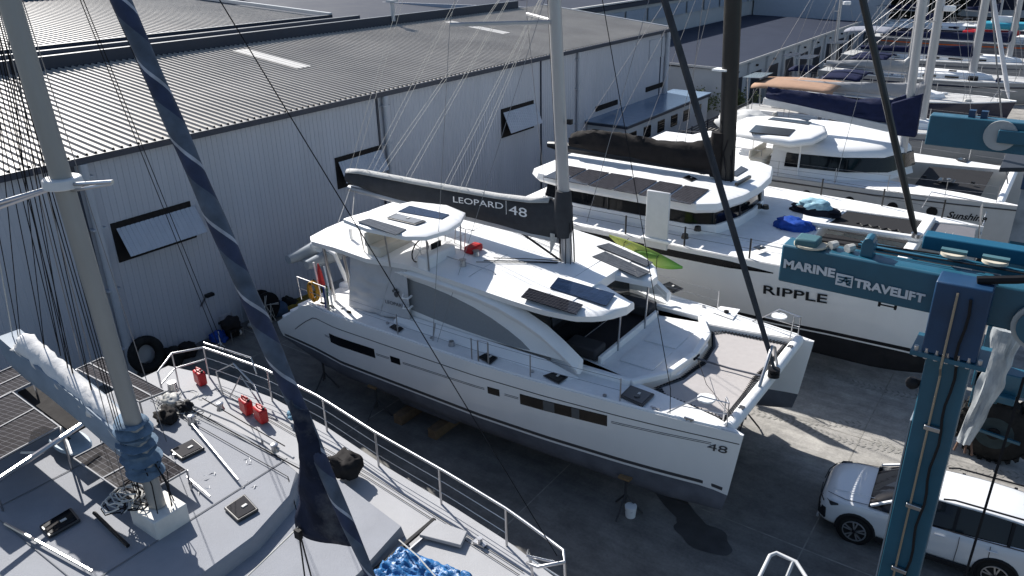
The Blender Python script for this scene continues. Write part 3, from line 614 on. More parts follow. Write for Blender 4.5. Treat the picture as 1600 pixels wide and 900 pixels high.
for sd_ in (-1, 1):
    H = LH[sd_]; stanchions(leo, [H.out(x, 3.1)+Vector((0, -sd_*.1, 0)) for x in (2.7, 5.4, 7.9, 9.6, 11.9)], .62, SS, .016)
    obj('boarding_gate', MB().tube([H.out(8.1, 3.1)+Vector((0, -sd_*.1, 0)), H.out(8.1, 3.72)+Vector((0, -sd_*.1, 0)), H.out(8.4, 3.74)+Vector((0, -sd_*.1, 0)), H.out(8.4, 3.1)+Vector((0, -sd_*.1, 0))], .02, 6), SS, leo)
    A = H.out(12.95, 3.1)+Vector((0, -sd_*.12, 0)); B = H.out(14.25, 3.1)+Vector((0, -sd_*.15, 0)); D = H.inn(14.1, 3.1); up = Vector((0, 0, .62))
    obj('pulpit', MB().tube([A, A.lerp(B, .55)+up, B+up*.95+Vector((0, 0, 0)), B], .017, 6).tube([B+up*.95, D.lerp(B, .2)+up, D], .017, 6).tube([A.lerp(A.lerp(B, .55)+up, .45), B+up*.5], .012, 5), SS, leo)
    c = A.lerp(B, .6)+Vector((0, -sd_*.15, .48))
    obj('pulpit_seat', MB().tube([c, c+Vector((0, 0, .04))], .2, 12), WHITE, leo, bevel=.01)
    obj('hull_winch', MB().tube([H.out(7.0, 3.1)+Vector((0, -sd_*.4, 0)), H.out(7.0, 3.25)+Vector((0, -sd_*.4, 0))], [.09, .07], 10), SS, leo)
# bow crossbeam, striker, longeron, trampoline
cb = obj('bow_crossbeam', MB().tube([(14.28, -2.45, 3.05), (14.3, 0, 3.05), (14.28, 2.45, 3.05)], .14, 14), WHITE, leo)
for y in (-1.7, 1.7): obj('crossbeam_logo', MB().box((14.28, y, 3.195), (.16, .05, .012), rz=.7).box((14.28, y, 3.195), (.05, .16, .014), rz=.7).box((14.28, y+.03, 3.196), (.1, .1, .012)), STRIPE, cb)
for y in (-.35, .35):
    obj('seagull_striker', MB().tube([(14.3, y*1.8, 3.15), (14.32, y*.5, 3.85), (14.3, 0, 3.95)], .04, 8), SS, leo)
obj('furling_drum', MB().tube([(14.42, 0, 3.2), (14.42, 0, 3.3)], .14, 12).tube([(14.42, 0, 3.34), (14.42, 0, 3.4)], .14, 12), BLK, leo)
obj('longeron', MB().tube([(12.5, -.05, 3.12), (13.4, 0, 3.08), (14.2, 0, 3.12)], .025, 6), ANTI, leo)
obj('longeron_fitting', MB().box((12.5, -.05, 3.16), (.1, .3, .05)), BLK, leo)
netp = [(12.62, -1.0), (12.35, -1.6), (12.55, -1.87), (13.4, -1.95), (14.0, -2.05), (14.0, 2.05), (13.4, 1.95), (12.55, 1.87), (12.35, 1.6), (12.62, 1.0), (12.72, 0)]
nt_ = obj('trampoline', MB().prism([(x, y, 3.0) for x, y in netp], .012), NET, leo, smooth=0)
edge = [(12.5, -1.0), (12.2, -1.75), (12.5, -2.0), (14.1, -2.2), (14.12, 2.2), (12.5, 2.0), (12.2, 1.75), (12.5, 1.0), (12.6, 0)]
mb = MB(); lace = MB()
for i in range(len(edge)):
    a, b = edge[i], edge[(i+1) % len(edge)]; n_ = max(2, int(math.dist(a, b)/.09)); rr = random.Random(i)
    for k in range(n_):
        t = k/n_; x, y = a[0]+(b[0]-a[0])*t, a[1]+(b[1]-a[1])*t; c = Vector((13.3, 0, 3)); p = Vector((x, y, 3.02)); q = p+(c-p).normalized()*.17
        d = (Vector((b[0]-a[0], b[1]-a[1], 0))).normalized()*.05
        lace.tube([p, q+d], .009, 4); lace.tube([q+d, p+2*d], .009, 4)
obj('trampoline_lacing', lace, ROPEB, nt_, smooth=0)
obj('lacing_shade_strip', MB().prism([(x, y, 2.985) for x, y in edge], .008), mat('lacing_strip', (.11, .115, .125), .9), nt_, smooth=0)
# mast, boom, sail bag
MX, MY = 8.72, 0.0
mtop = Vector((MX-1.0, MY, 20.5))
msec = lambda p: [p+Vector((.17*math.cos(a), .115*math.sin(a), 0)) for a in [k*math.pi/7 for k in range(14)]]
ms = obj('mast', MB().loft([msec(Vector((MX, MY, 4.7))), msec(mtop)]), ALU, leo, smooth=60)
obj('mast_track', MB().bar((MX-.18, MY, 4.8), mtop+Vector((-.18, 0, 0)), .03, .03), BLK, ms, smooth=0)
obj('mast_step', MB().box((MX, MY, 4.73), (.5, .4, .08)), BLK, ms, bevel=.02)
mb = MB(); rr = random.Random(4)
for k in range(9):
    a = k*.7; p = Vector((MX+.21*math.cos(a), MY+.17*math.sin(a), 4.85)); mb.tube([p, p+Vector((rr.uniform(-.02, .02), rr.uniform(-.03, .03), .5)), Vector((MX-.05+.19*math.cos(a), MY+.14*math.sin(a), 6.0))], .012, 4)
obj('halyard_bundle', mb, ROPEB, ms)
mb = MB()
for k in range(7):
    p = Vector((MX-.28-.02*k, MY-.2, 5.65)); mb.tube([p, p+Vector((.02, -.05, -.3-.05*k)), p+Vector((.06, .02, -.1))], .01, 4)
obj('coiled_tails', mb, ROPEW, ms)
for zz in (8.6,):
    p = Vector((MX-.2+.0, MY-.1, zz)); obj('mast_lamp', MB().box(p+Vector((.28, .02, 0)), (.12, .1, .12)), BLK, ms)
bp = [(0.62, 6.2, 5.8), (1.2, 6.26, 5.7), (2.2, 6.27, 5.6), (3.5, 6.28, 5.54), (5.0, 6.3, 5.5), (6.5, 6.33, 5.47), (7.6, 6.4, 5.38), (8.2, 6.5, 5.4), (8.5, 6.6, 5.5)]
def bag(bp, y, w, m, mtop_, name, parent, seed=0, amp=.02):
    rings = []
    bp2 = []
    for i in range(len(bp)-1):
        for k in range(5): t = k/5; bp2.append(tuple(bp[i][j]*(1-t)+bp[i+1][j]*t for j in range(3)))
    bp2.append(bp[-1])
    for x, z1, z0 in bp2:
        r = []
        for j in range(16):
            a = j/16*2*math.pi; cy, cz = math.cos(a), math.sin(a); zz = (z0+z1)/2+(z1-z0)/2*cz; ww = w*(.55+.45*abs(cz-1)/2*1.2) if cz > 0 else w*.9
            d = amp*(noise.noise(Vector((x*1.3, j*.55+seed, seed)))+.6*noise.noise(Vector((x*3.7, j*.9, seed+3))))
            r.append(Vector((x, y+cy*(ww+d), zz+d)))
        rings.append(r)
    return obj(name, MB().loft(rings), m, parent, smooth=60)
bg_ = bag(bp, MY, .2, COVG, 0, 'boom_cover', leo, 2, .05)
rings = []
for i, (x, z1, z0) in enumerate(bp[:-1]):
    rings.append([Vector((x, MY-.13, z1-.06)), Vector((x, MY-.05, z1+.04+.02*math.sin(i*2))), Vector((x, MY+.08, z1+.03)), Vector((x, MY+.14, z1-.08))])
obj('stacked_sail', MB().loft(rings, False, False), mat('sail_greyish', (.42, .42, .41), .8, var=.1, scale=8, bump=.8, bscale=14), bg_, smooth=60, solid=.02)
obj('boom', MB().tube([(.6, MY, 5.62), (8.5, MY, 5.42)], .1, 10), ALU, leo)
obj('mast_boot', MB().loft([msec(Vector((MX-.06, MY, 5.6))), msec(Vector((MX-.08, MY, 6.2))), msec(Vector((MX-.1, MY, 6.7)))]).tube([(MX-.1, MY, 5.55), (MX-.14, MY, 6.1), (MX-.14, MY, 6.8)], [.2, .26, .2], 12), COVG, leo)
L_ = at(708, 316, y=MY-.26); R_ = at(786, 327, y=MY-.26); U_ = at(712, 306, y=MY-.26)
text('LEOPARD', 'cover_lettering', [(L_.x, MY-.25, L_.z), (R_.x, MY-.25, R_.z), (L_.x, MY-.25, L_.z+.17)], WHITE, bg_, ext=.004)
d1 = at(790, 332, y=MY-.26); d2 = at(791, 317, y=MY-.26)
obj('lettering_bar', MB().box(((d1.x+d2.x)/2, MY-.25, (d1.z+d2.z)/2), (.012, .006, .38)), WHITE, bg_)
n1 = at(795, 334, y=MY-.26); n2 = at(823, 336, y=MY-.26)
text('48', 'cover_number', [(n1.x, MY-.25, n1.z), (n2.x, MY-.25, n1.z-.01), (n1.x, MY-.25, n1.z+.25)], WHITE, bg_, ext=.004)
obj('vang_strut', MB().tube([(7.3, MY-.05, 5.4), (8.55, MY-.02, 4.85)], .03, 6), BLK, leo)
# lines over the roof
seg = []
for i, (x0, y0, x1, y1) in enumerate(((6.9, -1.6, 8.6, -.3), (7.0, -1.4, 8.6, -.25), (7.1, -1.1, 8.6, -.1))):
    obj('roof_line', MB().tube([(x0, y0, zroof(x0)+.1), ((x0+x1)/2, (y0+y1)/2, zroof(7.8)+.11), (x1, y1, zroof(x1)+.09)], .012, 4), ROPEB, leo)
for y in (.9, 1.15): obj('roof_line', MB().tube([(5.2, y+.2, zroof(5.2)+.1), (8.2, y-.5, zroof(8.2)+.1)], .014, 4), CANVG, leo)
for q in (((640, 430), (610, 345)),): pass
rm = lambda z: Vector((MX-1.0*(z-4.7)/15.8, MY, z))
chs = LH[-1].out(6.4, 3.1)+Vector((0, .35, 0)); chp = LH[1].out(6.4, 3.1)+Vector((0, -.35, 0))
for s_, c_ in ((-1, chs), (1, chp)):
    tip = Vector((6.4, s_*1.6, 10.9)); obj('spreader', MB().tube([rm(10.9), tip], .05, 6, sq=.5), ALU, ms); obj('shroud', MB().tube([c_, tip, rm(18.5)], .009, 4), WIRE, leo)
for a, b, r in ( (chs+Vector((.15, 0, 0)), rm(12), .007), (chp+Vector((.15, 0, 0)), rm(12), .007)):
    obj('shroud', MB().tube([a, b], r, 4), WIRE, leo)
for y in (chs, chp): obj('turnbuckle', MB().tube([y, y+(rm(19)-y).normalized()*.5], .02, 6), SS, leo)
# furled headsail on the forestay
stb = Vector((14.42, 0, 3.4)); stt = rm(19.5)
fh = obj('furled_headsail', MB().tube([stb, stb.lerp(stt, .03), stb.lerp(stt, .12), stb.lerp(stt, .4), stb.lerp(stt, .8), stt], [.035, .06, .075, .085, .07, .03], 8), mat('furled_cloth', (.045, .048, .055), .8, var=.3, scale=4, vs=.3, dirt=.2, dirtcol=(.2, .2, .2)), leo)
obj('jib_sheet', MB().tube([(13.05, -2.7, 3.12), (13.0, -2.65, 3.7), rm(18.5)], .009, 4), ROPEB, leo)
obj('jib_sheet', MB().tube([(14.3, -2.2, 3.2), (13.3, -1.3, 3.25), (12.7, -.4, 3.3)], .008, 4), ROPEB, leo)
# lazy jacks and topping lift
for x, z, zt in ((2.0, 6.28, 13), (3.1, 6.25, 13), (4.6, 6.25, 12), (5.2, 6.25, 12), (.8, 6.2, 19.8), (1.6, 6.3, 15)):
    for s_ in (-1, 1): obj('lazy_jack', MB().tube([(x, MY+s_*.14, z), rm(zt)], .006, 4), ROPEW, leo)
for s_ in (-.05, .05): obj('mainsheet', MB().tube([(.75, MY+s_*2, 5.65), (1.9, -1.5+s_*6, 5.12)], .012, 4), ROPEW, leo)
# ---- dinghy on the davits
dg = thing('dinghy', 'grey inflatable dinghy hanging at the stern of the middle catamaran', 'dinghy', (.4, 0, 3.6))
DG = mat('dinghy_rubber', (.22, .25, .28), .6, var=.08)
obj('tube', MB().tube([(.75, -2.2, 3.75), (.75, -1, 3.75), (.75, .9, 3.8), (.55, 1.5, 3.9), (.35, 1.7, 3.95), (.1, 1.5, 3.9), (-.1, .9, 3.8), (-.1, -1, 3.75), (-.1, -2.2, 3.75)], [.14, .27, .27, .25, .24, .25, .27, .27, .14], 10), DG, dg, smooth=60)
obj('floor', MB().box((.33, -.2, 3.62), (.75, 3.2, .08)), DG, dg)
obj('outboard_motor', MB().sphere((.4, -1.3, 4.15), (.2, .36, .17)).box((.4, -1.2, 3.95), (.3, .3, .25)), WHITE, dg, smooth=60)
obj('seat', MB().box((.33, -.6, 3.95), (.8, .3, .05)), WHITE, dg)
# ---- kayak
a = at(952, 374, y=3.45); b = at(1066, 424, y=3.45)
ky = thing('kayak', 'lime green and yellow kayak lashed along the port rail of the middle catamaran', 'kayak', (a+b)/2)
d = (b-a); rings = []; GRN = None
def kay_mat():
    m = bpy.data.materials.new('kayak_plastic'); m.use_nodes = True; n = m.node_tree.nodes; l = m.node_tree.links
    tc = n.new('ShaderNodeTexCoord'); sx = n.new('ShaderNodeSeparateXYZ'); l.new(tc.outputs['Generated'], sx.inputs[0])
    r = n.new('ShaderNodeValToRGB'); r.color_ramp.elements[0].color = (.45, .50, .10, 1); r.color_ramp.elements[1].color = (.08, .28, .03, 1); r.color_ramp.elements[0].position = .35; r.color_ramp.elements[1].position = .95
    l.new(sx.outputs[0], r.inputs[0]); l.new(r.outputs[0], n['Principled BSDF'].inputs['Base Color']); n['Principled BSDF'].inputs['Roughness'].default_value = .4; return m
for k in range(17):
    t = k/16; c = a+d*t+Vector((0, 0, .12*(2*t-1)**2)); w_ = .23*max(.04, math.sin(math.pi*min(max(t, .02), .98)))**.7
    rings.append([c+Vector((0, math.cos(g)*w_*.45-.25*w_*math.sin(g), math.sin(g)*w_*1.25)) for g in [j*math.pi/6 for j in range(12)]])
kb = obj('hull', MB().loft(rings), kay_mat(), ky, smooth=60)
c = (a+b)/2; obj('cockpit_recess', MB().sphere(c+Vector((.1, -.14, .08)), (.42, .07, .1)), mat('kayak_dark', (.1, .2, .04), .6), ky)
for t in (.25, .7): obj('lashing_strap', MB().tube([a+d*t+Vector((0, -.2, -.25)), a+d*t+Vector((0, -.2, .2)), a+d*t+Vector((0, .1, .25))], .012, 4), ROPEB, ky)
# hose on the aft rail
hc = at(490, 455, y=-3.0); hs = thing('hose_coil', 'yellow hose coiled over the aft rail of the middle catamaran', 'hose', hc)
mb = MB(); rr = random.Random(2); pts = []
for k in range(90):
    a_ = k*.42; pts.append(hc+Vector((.17*math.cos(a_)+.01*rr.uniform(-1, 1), .05*math.sin(k*.13)+.02*rr.uniform(-1, 1), .3*math.sin(a_)+.02*rr.uniform(-1, 1))))
obj('coil', MB().tube(pts, .026, 6), mat('yellow_hose', (.42, .22, .03), .5, var=.15), hs)
obj('tie', MB().tube([hc+Vector((-.05, -.08, .22)), hc+Vector((.0, .08, .34))], .03), ROPEB, hs)
# stands
for (x, y, h, lb) in ((12.1, -2.75, 1.05, 'jack stand under the bow end of the near hull, beside a white bucket'), (1.6, -2.75, 1.15, 'jack stand under the stern corner of the near hull'), (4.1, -3.0, 1.0, 'jack stand in the shade behind the keel of the near hull'), (13.2, 2.3, 1.1, 'jack stand below the far hull of the middle catamaran')):
    jack_stand(x, y, h, lb)
for x, y, lb in ((5.6, -2.35, 'timber blocks stacked under the near keel of the middle catamaran'), (5.6, 2.35, 'timber blocks stacked under the far keel of the middle catamaran')):
    t = thing('keel_block', lb, 'timber block', (x, y, 0)); TB = mat('timber', (.16, .11, .07), .85, var=.25, scale=6)
    obj('beam', MB().box((x-.7, y, .145), (.3, 1.3, .29)), TB, t); obj('beam', MB().box((x+.6, y, .145), (.3, 1.3, .29)), TB, t)
p = at(985, 806, z=0)
bk = thing('bucket', 'white paint bucket on the ground beside the bow jack stand', 'bucket', (p.x, p.y, 0))
obj('body', MB().tube([(p.x, p.y, 0), (p.x, p.y, .3)], [.12, .145], 14), WHITE, bk); obj('handle', MB().tube([(p.x-.14, p.y, .28), (p.x-.08, p.y-.12, .2), (p.x+.08, p.y-.12, .2), (p.x+.14, p.y, .28)], .008, 4), SS, bk)
# ================================================================ RIPPLE CATAMARAN
RY = 9.6
rip = thing('catamaran', 'white performance catamaran with a black mast, six roof solar panels and RIPPLE on its hull', 'catamaran', (9, RY, 0), 'catamarans stored ashore')
xs2 = [0, 2, 5, 9, 12, 14, 15.5, 16.6]
RHL = {}
for sd_ in (-1, 1):
    H = RHL[sd_] = Hull(sd_, RY, xs2, [3.7, 3.95, 4.03, 4.03, 3.92, 3.7, 3.45, 3.2], [2.3, 2.3, 2.3, 2.35, 2.5, 2.65, 2.85, 3.15], [2.2, 3.55, 3.65, 3.65, 3.65, 3.65, 3.65, 3.64], 16.6, 1.5, .75, 16.55, flare=.45, x0=.6)
    h = obj('hull', H.topsides(), HULLG, rip, smooth=30)
    obj('bottom_paint', H.bottom(), ANTIB, h, smooth=50); obj('boot_stripe', H.strip(.2, 16.5, lambda x: 1.62, .12), ANTIB, h)
    obj('hull_window', H.strip(5.2, 11.9, lambda x: 3.38, lambda x: .24 if x < 10.5 else max(.02, .24-(x-10.5)*.15), .01, 20), BLACKG, h)
    obj('deck_side', H.deck(2, 16.4), DECKW, h, smooth=0)
    stanchions(rip, [H.out(x, 3.65)+Vector((0, -sd_*.12, 0)) for x in (4.8, 6.9, 9.0, 11.1, 13.3, 15.3)], .66, CARB, .03, wm=ROPEB)
rp_ = lambda x, z: RHL[-1].out(x-.6, z)+Vector((0, -.035, 0))
text('RIPPLE', 'hull_name', [rp_(12.25, 2.62), rp_(14.1, 2.68), rp_(12.25, 2.92)], ANTIB, rip, ext=.006, bold=.015)
obj('bridge_deck', MB().prism([(2.2, RY-2.6, 3.64), (2.2, RY+2.6, 3.64), (13.0, RY+2.6, 3.64), (12.7, RY, 3.64), (13.0, RY-2.6, 3.64)], .9), WHITE, rip, bevel=.03)
obj('deck_surface', MB().prism([(9.5, RY-2.5, 3.68), (9.5, RY+2.5, 3.68), (12.9, RY+2.4, 3.68), (12.6, RY, 3.68), (12.9, RY-2.4, 3.68)], .03), DECKW, rip, smooth=0)
def plan_loft(pl, zz, ks, cx, cy):
    return MB().loft([[Vector((cx+(x-cx)*k, cy+(y-cy)*k, z)) for x, y in pl] for z, k in zip(zz, ks)])
cabp = [(3.4, RY-2.55), (5, RY-2.75), (9.2, RY-2.7), (9.95, RY-2.3), (10.3, RY-1.2), (10.4, RY), (10.3, RY+1.2), (9.95, RY+2.3), (9.2, RY+2.7), (5, RY+2.75), (3.4, RY+2.55)]
obj('cabin_base', plan_loft(cabp, (3.6, 3.98), (1.03, 1.02), 7, RY), WHITE, rip, smooth=40)
obj('cabin_glazing', plan_loft(cabp, (3.95, 4.6), (1.0, .97), 7, RY), BLACKG, rip, smooth=40)
for (x, y) in ((6.2, RY-2.72), (8.2, RY-2.72), (9.9, RY-2.25), (10.3, RY-1.0), (10.32, RY+1.0)): obj('glazing_bar', MB().bar((x, y-.02, 3.98), (x-.05, y, 4.6), .08, .05), CARB, rip)
rfp = [(2.6, RY-2.2), (3.1, RY-2.65), (4.8, RY-3.05), (9.6, RY-3.1), (10.15, RY-2.7), (10.55, RY-1.3), (10.65, RY), (10.55, RY+1.3), (10.15, RY+2.7), (9.6, RY+3.1), (4.8, RY+3.05), (3.1, RY+2.65), (2.6, RY+2.2)]
obj('cabin_roof', plan_loft(rfp, (4.5, 4.62, 4.82, 4.86), (.97, 1.0, .985, .955), 6.8, RY), WHITE, rip, smooth=25)
q0, q1, q2, q3 = (at(x, y, z=4.9) for x, y in ((847, 276), (1081, 319), (1110, 296), (884, 258)))
for k in range(6):
    a, b = k/6+.008, (k+1)/6-.008
    panel('solar_panel', [q0.lerp(q1, a), q0.lerp(q1, b), q3.lerp(q2, b), q3.lerp(q2, a)], solar('solar_ripple', (.03, .03, .035), (.07, .07, .08), .12, .12, .04), rip, .02)
panel('solar_panel', [at(x, y, z=4.89) for x, y in ((1141, 273), (1151, 275), (1169, 264), (1158, 259))], MATS['solar_ripple'], rip, .02)
for q in (((1066, 278), (1080, 284), (1090, 280), (1076, 274)), ((1083, 267), (1095, 272), (1105, 270), (1092, 265))): hatch(rip, [at(x, y, z=4.87) for x, y in q], t=.02)
obj('roof_line_box', MB().bar(at(1150, 288, z=4.95), at(1172, 276, z=4.95), .1, .1), CARB, rip)
RM = Vector((9.35, RY, 4.85)); rtop = lambda z: Vector((9.35-.055*(z-4.85), RY, z))
ms2 = obj('mast', MB().loft([[p+Vector((.3*math.cos(a), .17*math.sin(a), 0)) for a in [k*math.pi/6 for k in range(12)]] for p in (RM, rtop(24))]), CARB, rip, smooth=60)
obj('mast_band', MB().box(rtop(8.6)+Vector((-.3, 0, 0)), (.5, .5, .06)), WHITE, ms2)
mb = MB(); rr = random.Random(9)
for k in range(9): p = RM+Vector((rr.uniform(-.4, .4), rr.uniform(-.35, .35), .05)); mb.tube([p, p+Vector((0, 0, .3)), rtop(6.2+rr.random())+Vector((.3*math.cos(k), .2*math.sin(k), 0))], .02, 4)
obj('halyard_bundle', mb, ROPEB, ms2)
bgr = bag([(3.0, 5.75, 5.25), (3.6, 5.95, 5.2), (4.8, 6.05, 5.1), (6.2, 6.0, 5.05), (7.4, 5.95, 5.0), (8.4, 6.15, 4.98), (9.0, 6.5, 5.0)], RY, .33, BLKC, 0, 'sail_cover', rip, 7, .12)
obj('boom', MB().tube([(1.9, RY, 5.2), (2.5, RY, 5.2), (9.1, RY, 5.15)], [.12, .2, .2], 10), CARB, rip)
obj('mast_boot', MB().tube([(9.0, RY, 4.95), (8.95, RY, 5.6), (8.95, RY, 6.5)], [.26, .3, .26], 10), BLKC, rip, smooth=70)
dgb = at(1023, 378, z=3.8)
obj('daggerboard', MB().box((dgb.x, dgb.y+.1, 4.5), (.8, .09, 1.9)), mat('board_white', (.62, .62, .62), .5, var=.05), rip, bevel=.03)
obj('board_case', MB().box((dgb.x, dgb.y+.1, 3.85), (1.0, .25, .1)), WHITE, rip, bevel=.02)
# bow: longeron spine, crossbeam, nets
obj('crossbeam', MB().bar((15.6, RY-3.0, 3.66), (15.6, RY+3.0, 3.66), .34, .25), WHITE, rip, bevel=.06)
obj('longeron', MB().tube([(12.4, RY, 3.8), (15.6, RY, 3.9), (17.9, RY+.1, 3.86)], [.11, .11, .05], 8), WHITE, rip)
zz = 3.62
for q in (((12.95, RY+.2), (15.4, RY+.2), (15.4, RY+2.85), (12.4, RY+2.6)), ((13.0, RY-.2), (15.4, RY-.2), (15.4, RY-2.85), (13.0, RY-2.5))):
    obj('trampoline', MB().prism([(x, y, zz) for x, y in q], .012), NETB, rip, smooth=0)
obj('bow_net', MB().prism([(15.8, RY+.3, zz), (17.2, RY+.4, zz), (17.0, RY+2.9, zz), (15.8, RY+3.0, zz)], .012), mat('net_grey', (.14, .14, .155), .8), rip, smooth=0)
obj('bow_net', MB().prism([(15.8, RY-.3, zz), (17.0, RY-.4, zz), (16.6, RY-3.0, zz), (15.8, RY-3.0, zz)], .012), NETB, rip, smooth=0)
mb = MB(); pts = []
for k in range(60): t = k/59; pts.append(Vector((13.6+1.5*t, RY+1.3-.1*t+.13*math.sin(t*31)*(.4+.6*math.sin(t*9)**2), zz+.015)))
obj('net_lettering', MB().tube(pts, .02, 4), mat('net_print', (.004, .004, .005), .5), rip)
for s_ in (0, 1): obj('bobstay_line', MB().tube(sag((15.9+.3*s_, RY+.3, 3.85), (16.3+.2*s_, RY+1.6, 3.75), .15), .014, 4), ROPEW, rip)
mb = MB(); A_ = Vector((16.2, RY+3.2, 3.9)); B_ = Vector((17.6, RY+3.3, 2.0))
for s_ in (-.16, .16): mb.tube([(17.0, RY+3.2+s_, 4.35), (17.15, RY+3.2+s_, 3.2), (17.2, RY+3.2+s_, 2.4)], .02, 5)
for k in range(6): z = 2.5+.3*k; mb.tube([(17.17, RY+3.04, z), (17.17, RY+3.36, z+.1)], .015, 4)
obj('bow_ladder', mb, SS, rip)
obj('pulpit', MB().tube([(15.2, RY+3.6, 3.85), (15.4, RY+3.6, 4.45), (17.0, RY+3.4, 4.4), (17.1, RY+3.35, 3.8)], .02, 6), SS, rip)
s0 = Vector((15.65, RY, 3.95)); s1 = rtop(23)
obj('furled_headsail', MB().tube([s0, s0.lerp(s1, .02), s0.lerp(s1, .1), s0.lerp(s1, .5), s1], [.04, .09, .11, .11, .04], 8), CARB, rip)
obj('furling_drum', MB().tube([s0, s0+Vector((0, 0, .12))], .17, 12), SS, rip)
for a in ((6.0, RY-3.9), (6.0, RY+3.9)): obj('shroud', MB().tube([(a[0], a[1], 3.8), rtop(20)], .012, 4), WIRE, rip)
for k in range(4): obj('lazy_jack', MB().tube([(3.6+k*1.3, RY-.3, 6.0), rtop(14)], .008, 4), WIRE, rip)
for s_ in (0, .25): obj('roof_line', MB().tube([(9.7, RY-2.7, 4.95), (4.0+s_, -2.0+s_, 5.2)], .012, 4), ROPEW, rip) if 0 else None
for k in range(5):
    q = at((1090, 1186, 1196, 1165, 1070)[k], (360, 325, 326, 321, 372)[k], z=3.85); obj('deck_organizer', MB().tube([q, q+Vector((0, 0, .14))], [.13, .1], 8), CARB, rip)
for q in (((1176, 387), (1186, 391), (1198, 388), (1188, 383)),): hatch(rip, [at(x, y, z=3.82) for x, y in q], t=.02)
for x in (5.2, 12.5):
    for s_ in (-3.4, 3.4): jack_stand(x, RY+s_, 1.2, {(-3.4, 5.2): 'jack stand under the near stern of the black masted catamaran', (3.4, 5.2): 'jack stand under the far stern of the black masted catamaran', (-3.4, 12.5): 'jack stand under the near bow of the black masted catamaran', (3.4, 12.5): 'jack stand under the far bow of the black masted catamaran'}[(s_, x)])
# sail bags on the nets
def lump(name, label, cat, c, r, m, seed, parent=None, amp=.35, group=None, n=28, mm=16, box=1.):
    rings = []
    for i in range(1, mm):
        rg = []
        for j in range(n):
            th, ph = 2*math.pi*j/n, math.pi*i/mm; d = Vector((math.cos(th)*math.sin(ph), math.sin(th)*math.sin(ph), -math.cos(ph))); d = Vector([math.copysign(abs(q)**box, q) for q in d])
            k = 1+amp*(noise.noise(d*1.7+Vector((seed, 0, 0)))+.5*noise.noise(d*4+Vector((0, seed, 0)))); p = Vector((d.x*r[0]*k, d.y*r[1]*k, max(d.z*r[2]*k, -r[2]*.6)))
            rg.append(Vector(c)+p)
        rings.append(rg)
    return obj(name, MB().loft(rings), m, parent, smooth=80, label=label, cat=cat, group=group)
BLUEB = mat('bag_blue', (.015, .06, .3), .55, var=.3, scale=5, bump=1, bscale=7)
CYANB = mat('bag_cyan', (.25, .42, .5), .5, var=.3, scale=6, bump=1, bscale=9, dirt=.5, dirtcol=(.02, .04, .1))
p = at(1272, 331, z=3.72); sb = thing('sail_bag', 'long dark sail bag with a pale blue sail spilling out on the far trampoline', 'sail bag', (p.x, p.y, 3.72), 'sail bags on the trampolines')
lump('bag', None, None, p+Vector((0, 0, .05)), (.95, .35, .2), mat('bag_dark', (.01, .012, .02), .7, var=.2), 3, sb)
lump('sailcloth', None, None, p+Vector((0, 0, .25)), (.6, .3, .22), CYANB, 6, sb)
p = at(1240, 354, z=3.72); lump('sail_bag', 'crumpled bright blue sail bag beside the near trampoline', 'sail bag', p+Vector((0, 0, .05)), (.65, .45, .25), BLUEB, 9, group='sail bags on the trampolines')
# ================================================================ SUNSHINE CATAMARAN
TY = 19.6
sun3 = thing('catamaran', 'white cruising catamaran with rounded flybridge top and navy boom cover behind the black masted one', 'catamaran', (10, TY, 0), 'catamarans stored ashore')
H3 = {}
for sd_ in (-1, 1):
    H = H3[sd_] = Hull(sd_, TY, [0, 2, 6, 12, 15, 17], [3.2, 3.5, 3.6, 3.5, 3.1, 2.75], [1.8, 1.7, 1.6, 1.8, 2.2, 2.7], [2.6, 3.3, 3.4, 3.4, 3.4, 3.35], 17, 1.3, .6, 16.7, flare=.2, x0=1.2)
    h = obj('hull', H.topsides(30), mat('hull_cream', (.5, .495, .48), .35, var=.04, coat=.3), sun3, smooth=30); obj('bottom_paint', H.bottom(), ANTIB, h, smooth=50)
    obj('deck_side', H.deck(1, 16.8), DECKW, h, smooth=0)
    obj('rubbing_strake', H.strip(.5, 16.8, lambda x: 3.2, .05, .02), STRIPE, h)
    for x in (5.5, 7.4, 9.3, 11.0, 12.6, 14.0):
        pc = H.out(x, 2.8); obj('porthole', MB().tube([pc+Vector((0, sd_*-.02, 0)), pc+Vector((0, sd_*.03, 0))], .2, 14), BLACKG, h)
    stanchions(sun3, [H.out(x, 3.4)+Vector((0, -sd_*.1, 0)) for x in (3, 5.5, 8, 10.3, 12.3, 14.3, 16)], .65, SS, .015)
s3 = lambda x, z: H3[-1].out(x, z)+Vector((0, -.012, 0))
text('Sunshine', 'hull_name', [s3(14.55, 2.62), s3(15.9, 2.62), s3(14.55, 2.9)], ANTIB, sun3, ext=.005, shear=.3, bold=.02)
obj('bridge_deck', MB().prism([(1.5, TY-2, 3.39), (1.5, TY+2, 3.39), (13.2, TY+2, 3.39), (13.4, TY, 3.39), (13.2, TY-2, 3.39)], .9), DECKW, sun3, bevel=.03)
cab3 = [(8.6, TY-2.8), (9.6, TY-3.0), (11.6, TY-2.7), (13, TY-1.9), (13.7, TY), (13, TY+1.9), (11.6, TY+2.7), (9.6, TY+3.0), (8.6, TY+2.8)]
obj('saloon_side', plan_loft(cab3, (3.4, 3.75, 4.5), (1.03, 1.0, .93), 9.5, TY), WHITE, sun3, smooth=50)
obj('saloon_window', plan_loft([(9.3, TY-3.06), (11.7, TY-2.76), (13.15, TY-1.9), (13.85, TY), (13.15, TY+1.9), (11.7, TY+2.76), (9.3, TY+3.06)], (3.75, 4.3), (1.0, .965), 9.5, TY), BLACKG, sun3, smooth=50)
obj('saloon_roof', plan_loft(cab3, (4.32, 4.5, 4.68, 4.75), (.98, .97, .86, .6), 9.5, TY), WHITE, sun3, smooth=60)
